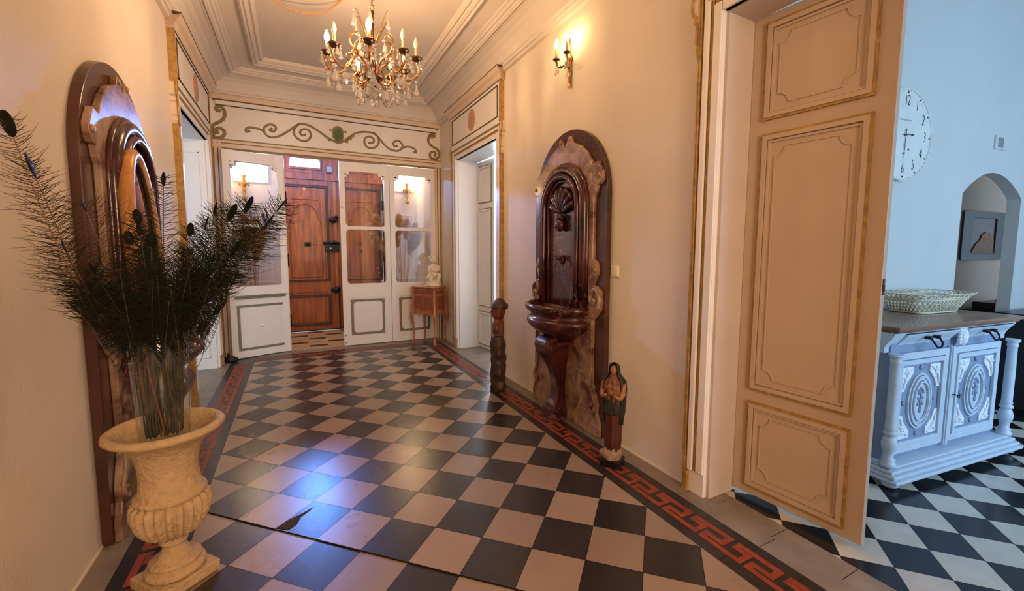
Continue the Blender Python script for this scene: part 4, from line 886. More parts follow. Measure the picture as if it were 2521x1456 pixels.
def feather(tip, base, bend, stem_r=.003, barb=.09, n=64, mats=(M_FEATH, M_QUILL), eye=.032, start=.35, label='', loose=1.0, grp='peacock feathers in the glass vase', mouth=None):
    rnd = random
    tip, base = Vector(tip), Vector(base)
    org = Vector((VX, VY, VZ+.03))
    b = base-org; tp = tip-org; m = (b*.45+tp*.55)+Vector(bend)
    mo = Vector((mouth[0], mouth[1], 0))+Vector((0, 0, .52)) if mouth else Vector((b.x*1.0+tp.x*.22, b.y+tp.y*.22, .52))
    r_ = math.hypot(mo.x, mo.y)
    if r_ > .088: mo.x *= .088/r_; mo.y *= .088/r_
    pts = smoothpath([b, (b+mo)/2, mo, m, tp], 10)
    t = thing('peacock_feather', org, 0, label, 'feather', grp)
    N_ = len(pts)
    MB().tube(pts, [stem_r*(1-.75*i/N_) for i in range(N_)], 5).build('quill', mats[1], t)
    # barbs: thin drooping strands on both sides
    mb = MB(); d0 = start
    for i in range(n):
        u = d0+(1-d0)*(i/(n-1)); q = u*(N_-1); k = min(int(q), N_-2); p = pts[k].lerp(pts[k+1], q-k); tg = (pts[k+1]-pts[k]).normalized()
        side = tg.cross(Vector((rnd.uniform(-.5, .5), -1, rnd.uniform(-.4, .4)))).normalized()
        for sg in (1, -1):
            L = barb*(.55+.7*math.sin(PI*min(1, (u-d0)/(1-d0)*.9+.12)))*rnd.uniform(.6, 1.3)
            dr = (side*sg*rnd.uniform(.7, 1.1)+tg*rnd.uniform(.1, .6)+Vector((rnd.uniform(-.2, .2), rnd.uniform(-.4, .4), rnd.uniform(-.15, .15)))*loose).normalized()
            cv = (tg*rnd.uniform(.2, 1.0)+Vector((rnd.uniform(-.2, .2), rnd.uniform(-.2, .2), rnd.uniform(-.9, .35))))*rnd.uniform(.4, 1.0)*loose
            q = [p+dr*L*f+cv*L*f*f*.55 for f in (0, .3, .6, .85, 1.05)]
            for v_ in q: v_.x = max(v_.x, -2.652-VX)
            if q[4].z < .50+(math.hypot(q[4].x, q[4].y*.5)-.10)*.75-rnd.random()*.07: continue
            wv = dr.cross(Vector((0, 1, 0))); wv = wv.normalized()*.0010 if wv.length > .1 else Vector((.0010, 0, 0))
            mb.add([q[0]-wv, q[0]+wv, q[1]-wv, q[1]+wv, q[2]-wv*.9, q[2]+wv*.9, q[3]-wv*.6, q[3]+wv*.6, q[4]], [(0, 1, 3, 2), (2, 3, 5, 4), (4, 5, 7, 6), (6, 7, 8)])
    mb.build('barbs', mats[0], t)
    if eye:
        tg = (pts[-1]-pts[-3]).normalized(); rot = tg.to_track_quat('Z', 'Y').to_matrix()
        tw = Matrix.Rotation(rnd.uniform(-.5, .5), 3, 'Z'); rot = rot @ tw
        ev = MB().sphere(pts[-1]-tg*eye*.3, eye, 12, 8, (.66, .12, 1.25), rot).build('eye_vane', M_EYE, t)
        MB().sphere(pts[-1]-tg*eye*.35, eye*.5, 10, 6, (.8, .26, 1.0), rot).build('eye_centre', M_EYEC, t)
    return t
FE = [  # tip, label, kind
    ((-2.60, .76, 1.92), 'longest peacock feather reaching up to the far left edge', 'big'),
    ((-2.57, .80, 1.79), 'peacock feather with a dark eye beside the longest feather at the left', 'big'),
    ((-2.53, .88, 1.50), 'russet stripped peacock feather leaning towards the left wall', 'russet'),
    ((-2.47, .90, 1.66), 'peacock feather fanning left with pale drooping barbs', 'bronze'),
    ((-2.235, .98, 1.79), 'upright peacock feather with a small dark eye before the gilt door edge', 'mid'),
    ((-2.30, .85, 1.62), 'peacock feather with its eye before the oval mirror', 'mid'),
    ((-2.25, .80, 1.53), 'short peacock feather, its eye low in the middle of the bunch', 'mid'),
    ((-2.23, .76, 1.42), 'peacock feather facing the camera just over the vase rim', 'mid'),
    ((-2.14, .90, 1.575), 'peacock feather curving right behind the dark middle of the bunch', 'mid'),
    ((-2.085, .93, 1.61), 'peacock feather with a narrow eye right of the bunch', 'mid'),
    ((-2.045, .88, 1.665), 'peacock feather with a slim upright eye before the door casing', 'mid'),
    ((-1.985, .90, 1.655), 'arching peacock feather before the white glazed door, lower round eye', 'right'),
    ((-1.92, .88, 1.69), 'arching peacock feather with the largest round eye before the glazed door', 'right'),
    ((-1.79, .92, 1.70), 'peacock feather reaching furthest right, before the oak door', 'right'),
    ((-1.845, .90, 1.62), 'peacock feather with a flat oval eye just under the furthest right one', 'right'),
    ((-1.98, .93, 1.50), 'drooping peacock feather with a green tip before the white door handle', 'right'),
]
for i, (tip, lab, kd_) in enumerate(FE):
    bs = (VX+random.uniform(-.055, .055), VY+random.uniform(-.045, .045), VZ+.035)
    if kd_ == 'big': feather(tip, bs, (-.02, 0, .02), .0045, .08, 100, (M_FEATHB if i == 0 else M_FEATH, M_QUILLR), .036, .62, lab, 1.0)
    elif kd_ == 'russet': feather(tip, bs, (0, 0, .0), .008, .10, 60, (M_FEATHB, M_QUILLR), .024, .72, lab, 1.2)
    elif kd_ == 'bronze': feather(tip, bs, (0, 0, .03), .0045, .17, 90, (M_FEATHB, M_QUILLR), 0.022, .62, lab, 1.3)
    elif kd_ == 'mid': feather(tip, bs, (random.uniform(-.02, .02), 0, .02), .0035, .075, 110, (M_FEATH, M_QUILL), .024, .60, lab, 1.1)
    else: feather(tip, bs, (-.04, 0, .075), .0035, .11, 170, (M_FEATH, M_QUILL), .034, .60, lab, .9)
for i in range(42):
    a = random.uniform(-.40, .34); h = 1.58-abs(a+.02)*.50-random.uniform(0, .30); yy = VY+random.uniform(-.22, .12)
    bs = (VX+random.uniform(-.062, .062), VY+random.uniform(-.05, .05), VZ+.035)
    tip = (max(-2.58, VX+a*(.55+.45*(h-1.2)/.4)+.04), yy, h)
    feather(tip, bs, (random.uniform(-.03, .03), 0, .02), .0032, random.uniform(.07, .10), 130, (M_FEATH, M_QUILL), random.choice((0, 0, .018, .022)), .53, 'one of the dark feathers massed in the middle of the bunch', 1.4, grp='dark feathers massed in the middle of the vase')
# ------------------------------------------------------------------ carved statues
def ringmesh(rings, seg=20, nz=.0, ns=10, seed=0):
    # rings: (z, rx, ry, cx, cy)
    vs = []
    for z, rx, ry, cx, cyy in rings:
        for i in range(seg):
            a = 2*PI*i/seg; k = 1+nz*noise.noise(Vector((math.cos(a)*2+seed, math.sin(a)*2, z*ns)))
            vs.append((cx+rx*k*math.cos(a), cyy+ry*k*math.sin(a), z))
    fs = [tuple(reversed(range(seg)))]
    for j in range(len(rings)-1):
        for i in range(seg): fs.append((j*seg+i, j*seg+(i+1) % seg, (j+1)*seg+(i+1) % seg, (j+1)*seg+i))
    fs.append(tuple((len(rings)-1)*seg+i for i in range(seg)))
    return vs, fs
def lerp_rings(keys, step=.012):
    out = []; 
    for a, b in zip(keys, keys[1:]):
        n_ = max(1, int((b[0]-a[0])/step))
        for k in range(n_): f = k/n_; out.append(tuple(a[i]+(b[i]-a[i])*f for i in range(5)))
    out.append(keys[-1]); return out
t = thing('wooden_bust_column', (.095, 2.655, 0), math.radians(-118), 'tall dark rough-hewn wooden figure with a bust on top beside the far doorway', 'sculpture')
mb = MB(); v, f = ringmesh(lerp_rings([(0, .078, .074, 0, 0), (.05, .084, .078, 0, 0), (.18, .083, .077, 0, 0), (.35, .088, .078, .002, 0), (.48, .086, .078, 0, 0), (.54, .075, .070, .0, 0), (.585, .055, .055, .01, 0), (.60, .05, .05, .01, 0)]), 20, .34, 13); mb.add(v, f, True)
mb.build('log_base', M_CARVED, t)
mb = MB(); v, f = ringmesh(lerp_rings([(.59, .052, .050, .005, 0), (.62, .072, .060, 0, 0), (.67, .080, .062, 0, 0), (.72, .074, .058, 0, 0), (.755, .050, .046, 0, 0), (.78, .038, .038, 0, 0)]), 20, .10, 14, 3); mb.add(v, f, True)
mb.sphere((.072, -.015, .672), .034, 10, 8, (.8, .9, 1.7)); mb.sphere((-.074, -.015, .665), .030, 10, 8, (.8, .9, 1.7)); mb.sphere((0, -.045, .69), .034, 10, 8, (1.2, .6, 1)); mb.box(.03, .085, -.04, .05, .60, .73)
mb.build('carved_torso', M_CARVRED, t, .006)
mb = MB(); v, f = ringmesh(lerp_rings([(.765, .040, .042, 0, 0), (.785, .056, .058, 0, 0), (.83, .066, .068, 0, .002), (.88, .068, .072, 0, .006), (.92, .060, .066, 0, .010), (.955, .040, .048, 0, .012), (.975, .016, .02, 0, .012)]), 20, .07, 14, 5); mb.add(v, f, True)
mb.sphere((0, -.066, .845), .014, 8, 6, (.8, 1, 1.6)); mb.tube([(-.022, -.062, .808), (0, -.068, .806), (.022, -.062, .808)], .007, 6); mb.tube([(-.045, -.050, .872), (-.02, -.065, .878), (0, -.066, .872), (.02, -.065, .878), (.045, -.050, .872)], .008, 6)
mb.sphere((-.024, -.062, .860), .007, 6, 5); mb.sphere((.024, -.062, .860), .007, 6, 5)
mb.build('carved_head', M_CARVRED, t)
mb = MB(); v, f = ringmesh(lerp_rings([(.88, .074, .078, 0, .012), (.92, .070, .074, 0, .014), (.955, .052, .056, 0, .014), (.982, .020, .024, 0, .014)]), 20, .05, 10, 5); mb.add(v, f, True)
mb.sphere((0, .075, .90), .040, 10, 8, (1.2, .8, .9)); mb.build('head_cloth', M_CARVED, t)

t = thing('madonna_statue', (.150, .865, 0), math.radians(-62), 'dark carved statue of a veiled robed woman on a rocky base, beside the right wall', 'statue')
MB().box(-.070, .070, -.070, .060, 0, .055).build('black_plinth', M_STOVE, t, .008)
mb = MB(); v, f = ringmesh(lerp_rings([(.045, .072, .066, 0, 0), (.07, .074, .070, -.004, 0), (.10, .062, .060, 0, 0), (.13, .045, .045, 0, 0)]), 18, .30, 25); mb.add(v, f, True); mb.sphere((-.052, -.03, .085), .032, 10, 8, (1, 1, .8)); mb.build('rocky_base', M_ROCK, t)
def robe(keys, folds, amp, m, nm, seed=0):
    mb = MB(); rings = lerp_rings(keys); seg = 40; vs = []
    for z, rx, ry, cx, cyy in rings:
        for i in range(seg):
            a = 2*PI*i/seg; k = 1+amp*math.sin(folds*a+1.5*noise.noise(Vector((a, z*4, seed)))+z*6)+.06*noise.noise(Vector((math.cos(a)*2, math.sin(a)*2, z*12+seed)))
            vs.append((cx+rx*k*math.cos(a), cyy+ry*k*math.sin(a), z))
    fs = [tuple(reversed(range(seg)))]+[(j*seg+i, j*seg+(i+1) % seg, (j+1)*seg+(i+1) % seg, (j+1)*seg+i) for j in range(len(rings)-1) for i in range(seg)]+[tuple((len(rings)-1)*seg+i for i in range(seg))]
    mb.add(vs, fs, True); return mb.build(nm, m, t)
robe([(.10, .052, .050, 0, 0), (.16, .056, .052, 0, 0), (.28, .060, .052, 0, 0), (.38, .064, .054, 0, 0), (.44, .062, .052, 0, 0)], 9, .07, M_ROBEDK, 'long_robe')
robe([(.37, .068, .058, 0, 0), (.42, .070, .060, .003, 0), (.46, .068, .058, .003, 0), (.50, .064, .054, .003, 0)], 7, .05, M_VEIL, 'green_sash', 4)
body = robe([(.44, .058, .050, 0, -.004), (.50, .066, .052, 0, -.006), (.56, .070, .050, 0, -.002), (.60, .062, .044, 0, 0), (.625, .035, .032, 0, 0), (.645, .022, .022, 0, -.004)], 11, .10, M_BODICE, 'ochre_bodice', 2)
mb = MB(); mb.sphere((0, -.012, .672), .030, 16, 12, (.82, .9, 1.15)); mb.sphere((0, -.040, .668), .006, 8, 6, (.8, 1, 1.4)); mb.sphere((-.010, -.036, .678), .003, 6, 5); mb.sphere((.010, -.036, .678), .003, 6, 5); mb.tube([(-.008, -.037, .655), (.008, -.037, .655)], .002, 5); mb.build('face', M_ROBE, t)
mb = MB()
for sg in (1, -1):
    mb.tube(smoothpath([(sg*.062, -.005, .585), (sg*.074, -.022, .53), (sg*.060, -.050, .495), (sg*.022, -.068, .515)], 4), [.022, .022, .021, .021, .020, .020, .019, .018, .016, .014, .013, .012, .010], 8)
    for q in range(4): mb.tube([(sg*.016, -.068-.002*q, .512+.007*q), (sg*.004, -.073-.001*q, .525+.007*q), (-sg*.004, -.072, .536+.006*q)], .0038, 5)
    mb.tube([(sg*.016, -.064, .522), (sg*.010, -.066, .543)], .0042, 5)
mb.build('praying_arms', M_ROBE, t)
mb = MB(); vs = []; seg = 26     # veil open to the front
for z, r_, cyy in [(.30, .070, .004), (.38, .078, .006), (.46, .082, .008), (.54, .084, .006), (.60, .078, .004), (.635, .050, .002), (.655, .040, 0), (.685, .040, -.004), (.710, .034, -.006), (.722, .018, -.004), (.726, .003, -.002)]:
    for i in range(seg+1):
        a = -.22*PI+(1.44*PI)*i/seg; k = 1+.06*math.sin(7*a+z*9)
        vs.append((r_*k*math.cos(a), cyy+r_*k*.82*math.sin(a), z))
n_ = seg+1; mb.add(vs, [(j*n_+i, j*n_+i+1, (j+1)*n_+i+1, (j+1)*n_+i) for j in range(10) for i in range(seg)], True)
o = mb.build('veil', M_VEIL, t); sm = o.modifiers.new('thick', 'SOLIDIFY'); sm.thickness = .006

# ------------------------------------------------------------------ small table, cherub and card
e1a = math.radians(38); TC = (.085, 5.235)
t = thing('small_bedside_table', (TC[0], TC[1], 0), e1a, 'small marquetry table on curved legs, in the corner beside the glazed leaves', 'table')
hx, hy = .150, .200
mb = MB(); o = []
for i in range(48):
    a = 2*PI*i/48; ca, sa = math.cos(a), math.sin(a); k = 1/max(abs(ca)**6+abs(sa)**6, 1e-6)**(1/6)
    o.append(((hx+.03)*ca*k*(1-.02*math.cos(4*a)), (hy+.03)*sa*k*(1-.02*math.cos(4*a))))
nn = len(o); vs = [(x*.97, y_, .892) if 0 else (x*.975, y_*.975, .886) for x, y_ in o]+[(x, y_, .893) for x, y_ in o]+[(x, y_, .903) for x, y_ in o]+[(x*.98, y_*.98, .909) for x, y_ in o]
fs = [tuple(reversed(range(nn))), tuple(3*nn+i for i in range(nn))]+[(j*nn+i, j*nn+(i+1) % nn, (j+1)*nn+(i+1) % nn, (j+1)*nn+i) for j in range(3) for i in range(nn)]
mb.add(vs, fs); mb.build('table_top', M_TABLE, t)
def apron(u0, u1, z0, z1, face, off, y):
    pass
mb = MB(); mb.box(-hx, hx, -hy, hy, .52, .886); mb.build('cabinet_body', M_TABLE, t, .01)
# scalloped aprons
for face in range(4):
    half = hx if face % 2 == 0 else hy; dist = hy if face % 2 == 0 else hx
    o = [(-half, .53), (-half, .47)]
    for i in range(1, 16): u = -half+2*half*i/16; o.append((u, .488+.018*math.cos(4*PI*i/16)-.022*math.exp(-((i-8)/2.2)**2)))
    o += [(half, .47), (half, .53)]
    m2 = MB(); m2.prism(o, 'y', -.010, .006); rz = face*PI/2
    for i, v_ in enumerate(m2.v):
        x, yv, z = v_; yv -= dist-.002; m2.v[i] = (x*math.cos(rz)-yv*math.sin(rz), x*math.sin(rz)+yv*math.cos(rz), z)
    m2.build('scalloped_apron', M_TABLE, t)
for face, half, dist in ((0, hx, hy), (1, hy, hx), (3, hy, hx)):
    rz = face*PI/2
    def R2(m2):
        for i, v_ in enumerate(m2.v):
            x, yv, z = v_; m2.v[i] = (x*math.cos(rz)-yv*math.sin(rz), x*math.sin(rz)+yv*math.cos(rz), z)
        return m2
    h_ = half-.03
    dr_ = R2(MB().prism(rect(-h_, h_, .785, .868), 'y', -dist-.006, -dist)).build('drawer_front', M_TABLE, t, .002)
    R2(MB().prism(rect(-h_+.015, h_-.015, .800, .853), 'y', -dist-.009, -dist-.006)).build('drawer_inlay', M_TABLEDK, dr_)
    dd = R2(MB().prism(rect(-h_, h_, .55, .772), 'y', -dist-.005, -dist)).build('inlaid_panel', M_TABLE, t, .002)
    m2 = MB(); m2.prism(rect(-h_+.012, h_-.012, .562, .762), 'y', -dist-.008, -dist-.005)
    R2(m2).build('floral_inlay', M_TABLEDK, dd)
for sx in (-1, 1):
    for sy in (-1, 1):
        d = Vector((sx, sy, 0)).normalized(); c = Vector((sx*(hx-.005), sy*(hy-.005), 0))
        q = [c+d*.004+Vector((0, 0, .88)), c+d*.006+Vector((0, 0, .60)), c+d*.022+Vector((0, 0, .48)), c+d*.026+Vector((0, 0, .42)), c+d*.008+Vector((0, 0, .30)), c-d*.004+Vector((0, 0, .18)), c+d*.004+Vector((0, 0, .07)), c+d*.024+Vector((0, 0, .022)), c+d*.034+Vector((0, 0, .012))]
        pts = smoothpath(q, 4); rr = [.018, .018, .030, .027, .018, .014, .012, .014, .012]; rr2 = []
        for i in range(len(rr)-1): rr2 += [rr[i]+(rr[i+1]-rr[i])*k/4 for k in range(4)]
        rr2.append(rr[-1]); MB().tube(pts, rr2, 10).build('leg', M_TABLE, t)
o = MB().box(-.075, .075, -.05, .05, 0, .010).build('white_card_dish', mat('white_porcelain', (.8, .8, .78, 1), .25), None, .004); o.location = (-.045, 5.215, .9105); o.rotation_euler = (0, 0, math.radians(10)); tag(o, 'flat white dish lying on the small table before the cherub', 'dish')
def organic(name, blobs, m, parent, vox=.006, sm=3):
    mb = MB()
    for b in blobs:
        if b[0] == 's': mb.sphere(b[1], b[2], 16, 12, b[3] if len(b) > 3 else (1, 1, 1))
        else: mb.tube(smoothpath(b[1], 4), [b[2]+(b[3]-b[2])*i/(4*(len(b[1])-1)) for i in range(4*(len(b[1])-1)+1)], 12)
    o = mb.build(name, m, parent); r = o.modifiers.new('remesh', 'REMESH'); r.mode = 'VOXEL'; r.voxel_size = vox; r.use_smooth_shade = True
    s = o.modifiers.new('smooth', 'SMOOTH'); s.iterations = sm; s.factor = .5; return o
t = thing('cherub_figurine', (.165, 5.285, .909), math.radians(-12), 'ivory plaster cherub seated on a rock, on top of the small table', 'figurine')
organic('child_body', [
    ('s', (.005, -.01, .425), .070, (.92, .95, 1.05)), ('s', (-.03, -.048, .400), .024), ('s', (.025, -.052, .400), .024), ('s', (-.003, -.072, .418), .009), ('s', (-.062, 0, .42), .014), ('s', (.068, .0, .42), .014),
    ('t', [(.005, 0, .37), (.01, 0, .33)], .032, .036), ('t', [(.01, .0, .34), (.012, .0, .27), (.01, .0, .20)], .055, .068), ('s', (.02, .0, .17), .078, (1.05, .9, .8)),
    ('t', [(.06, -.01, .32), (.085, -.03, .27), (.05, -.065, .235), (-.01, -.085, .255)], .026, .016), ('s', (-.018, -.088, .258), .017),
    ('t', [(-.045, -.01, .315), (-.065, -.035, .26), (-.045, -.07, .21), (-.07, -.085, .18)], .026, .016), ('s', (-.074, -.088, .175), .017),
    ('t', [(.05, -.02, .16), (.085, -.10, .17), (.07, -.115, .10), (.06, -.12, .045)], .044, .022), ('t', [(.06, -.115, .04), (.05, -.155, .03)], .020, .015),
    ('t', [(-.02, -.02, .15), (-.035, -.115, .13), (-.04, -.10, .07), (.02, -.12, .04)], .042, .020), ('t', [(.02, -.12, .035), (.055, -.14, .03)], .018, .014)], M_PLASTER, t, .0055)
mb = MB(); mb.tube([(-.115, -.095, .13), (-.05, -.095, .17)], .014, 8); mb.box(-.10, -.07, -.115, -.075, .135, .165); mb.build('small_flute', M_PLASTER, t)
mb = MB(); v, f = ringmesh([(0, .130, .155, 0, -.02), (.02, .135, .160, 0, -.02), (.05, .115, .13, .01, -.01), (.09, .095, .10, .02, .01), (.13, .07, .07, .03, .02)], 24, .18, 14); mb.add(v, f, True); mb.build('rock_seat', M_PLASTER, t)
mb = MB()
for i in range(26):
    a = random.uniform(0, 2*PI); b_ = random.uniform(.1, .95); p = Vector((.005+.066*math.cos(a)*math.sin(b_*1.5), -.0+.066*math.sin(a)*math.sin(b_*1.5), .43+.068*math.cos(b_*1.5))); mb.sphere(p, .016, 8, 6)
o = mb.build('curly_hair', M_PLASTER, t)

# ------------------------------------------------------------------ pampas grass in the vestibule
def pampas(loc, tip, label, grp, plume=.42, wd=.085):
    t = thing('pampas_stem', loc, 0, label, 'dried grass', grp); tip = Vector(tip)-Vector(loc); L = tip.length; dirn = tip.normalized()
    bend = Vector((tip.x*.25, tip.y*.25, 0)); pts = smoothpath([Vector((0, 0, 0)), tip*.5-bend*.35+Vector((0, 0, tip.z*.04)), tip*.8-bend*.15+Vector((0, 0, tip.z*.02)), tip], 8)
    MB().tube(pts, .004, 5).build('stalk', M_PAMPSTEM, t)
    mb = MB(); N_ = len(pts)
    for i in range(620):
        u = 1-plume/L*random.random(); q = u*(N_-1); k = min(int(q), N_-2); p = pts[k].lerp(pts[k+1], q-k); tg = (pts[k+1]-pts[k]).normalized()
        f_ = (1-u)/(plume/L); wmax = wd*(.25+1.1*math.sin(PI*min(1, f_*.85+.05)))
        a = random.uniform(0, 2*PI); od = Vector((math.cos(a), math.sin(a), 0)); od = (od-tg*od.dot(tg)).normalized(); ln = random.uniform(.05, .10)
        q1 = p+tg*ln*.5+od*wmax*.6; q2 = p+tg*ln+od*wmax*random.uniform(.6, 1.1)+Vector((0, 0, -.01)); wv = tg.cross(od)*.0026
        mb.add([p-wv, p+wv, q1-wv*1.6, q1+wv*1.6, q2], [(0, 1, 3, 2), (2, 3, 4)])
    mb.build('plume', M_PAMPAS, t)
PR = [(-.52, 6.3, 2.02), (-.62, 6.35, 1.88), (-.60, 6.15, 1.70), (-.30, 6.4, 1.95), (-.10, 6.45, 2.05), (.05, 6.5, 1.98), (-.16, 6.5, 1.85), (.17, 6.4, 1.90), (.27, 6.45, 1.80), (-.38, 6.35, 1.60), (.10, 6.3, 1.72)]
for i, p in enumerate(PR):
    g = 'pampas stems behind the right glazed leaves'
    pampas((-.07+.015*(i % 4), 6.45+.015*(i//4), .42), p, 'one of the pampas stems fanning behind the right glazed leaves' if i > 2 else ['pale pampas plume before the oak door, highest of the left-leaning ones', 'second pampas plume before the oak door, just under the highest', 'lowest wide pampas plume spread before the oak door'][i], g, .5 if i in (0, 1, 2) else .62)
PL = [(-2.40, 6.4, 1.95), (-2.28, 6.45, 1.90), (-2.18, 6.4, 1.80), (-2.46, 6.5, 1.75), (-2.26, 6.3, 1.62), (-2.34, 6.42, 1.78), (-2.22, 6.5, 1.70)]
for i, p in enumerate(PL): pampas((-2.36+.015*(i % 3), 6.5+.01*i, .42), p, 'one of the pampas stems seen through the swung-back white door', 'pampas stems behind the left door', .62)
for nm, x, y_, lab in (('floor_vase', -.055, 6.47, 'round floor vase holding pampas, behind the right glazed leaves'), ('floor_vase', -2.345, 6.52, 'round floor vase holding pampas, behind the left glazed leaf')):
    o = MB().lathe([(.06, 0), (.10, .06), (.12, .18), (.10, .32), (.055, .40), (.06, .44), (.05, .44), (.045, .40), (0, .38)], 24).build(nm, M_BRONZE); o.location = (x, y_, 0.002); tag(o, lab, 'vase')

# black cast iron stop by the white door
mb = MB(); v, f = ringmesh([(0, .06, .045, 0, 0), (.02, .065, .05, 0, 0), (.06, .05, .035, 0, 0), (.085, .02, .02, -.01, 0), (.12, .008, .008, -.03, 0)], 16, .4, 22, 2); mb.add(v, f, True); mb.sphere((.06, .0, .03), .03, 10, 8); mb.sphere((-.05, .02, .035), .03, 10, 8)
o = mb.build('door_stopper', M_CLOTH); o.location = (-2.555, 5.29, .002); tag(o, 'lumpy black iron door stopper on the floor at the foot of the white door', 'door stopper')

# ------------------------------------------------------------------ kitchen furniture
SA = math.radians(-7)
t = thing('painted_sideboard', (1.5, -.17, 0), SA, 'pale blue painted sideboard with carved doors and a brown wooden top', 'sideboard')   # local x along front, y to the wall, front at y=0
Wd, Dp = 1.46, .50
mb = MB(); mb.box(.065, Wd-.11, .075, Dp, .13, .985); mb.build('carcass', M_SBG, t, .004)
mb = MB(); o = [(.03, -.0), (Wd-.0, 0), (Wd+.02, .02), (Wd+.02, Dp+.03), (-.015, Dp+.03), (-.015, .03)]
def plan(mb, o, z0, z1, sc=0):
    nn = len(o); cx = sum(p[0] for p in o)/nn; cyy = sum(p[1] for p in o)/nn
    vs = [(x, y_, z0) for x, y_ in o]+[(x, y_, z1) for x, y_ in o]
    mb.add(vs, [tuple(reversed(range(nn))), tuple(nn+i for i in range(nn))]+[(i, (i+1) % nn, nn+(i+1) % nn, nn+i) for i in range(nn)])
plan(mb, [(.0, -.0), (Wd, 0), (Wd, Dp+.03), (-.0, Dp+.03)], .995, 1.020); tp = mb.build('wooden_top', M_SBTOP, t, .006)
mb = MB(); plan(mb, [(.02, .018), (Wd-.02, .018), (Wd-.02, Dp+.02), (.02, Dp+.02)], .978, .996); mb.build('top_moulding', M_SBTOP, t, .005)
# ogee frieze with two drawers
def ogee(x0, x1, name, m, push=0, z0=.845, z1=.978):
    pts = []
    for i in range(11):
        f = i/10; pts.append((.030+push+.055*(1-math.cos(PI*(1-f)))*.5+.012*math.sin(PI*f*1.0), z0+(z1-z0)*f))
    vs = []
    for x in (x0, x1):
        for y_, z in pts: vs.append((x, y_, z))
        vs += [(x, .12, z1), (x, .12, z0)]
    n_ = len(pts)+2; mb = MB(); mb.add(vs, [(i, (i+1) % n_, n_+(i+1) % n_, n_+i) for i in range(n_)]+[tuple(range(n_)), tuple(n_+i for i in reversed(range(n_)))]); return mb.build(name, m, t)
ogee(.015, Wd-.03, 'ogee_frieze', M_SBL)
for x0, x1 in ((.13, .70), (.82, 1.36)):
    d_ = ogee(x0, x1, 'drawer', M_SBL, -.010, .862, .965)
    xm = (x0+x1)/2-.02; mb = MB()
    for sx in (-.045, .045): mb.box(xm+sx-.018, xm+sx+.018, .012, .040, .925, .942); mb.sphere((xm+sx, .018, .932), .013, 8, 6)
    mb.tube(smoothpath([(xm-.045, .012, .93), (xm-.042, -.008, .90), (xm-.025, -.014, .878), (xm, -.016, .872), (xm+.025, -.014, .878), (xm+.042, -.008, .90), (xm+.045, .012, .93)], 4), .006, 6)
    mb.build('drop_handle', M_IRON, d_)
    mb = MB(); mb.box(x0, x1, .02, .045, .966, .970); mb.build('drawer_gap', M_INK, d_)
mb = MB(); mb.lathe([(.0, .845), (.03, .85), (.045, .88), (.05, .91), (.045, .94), (.03, .968), (0, .975)], 14, (.765, .045, 0), .75, .75, PI, 2*PI)
for i in range(5): mb.sphere((.725, .035, .868+.022*i), .012, 8, 6)
mb.build('acanthus_corbel', M_SBW, t)
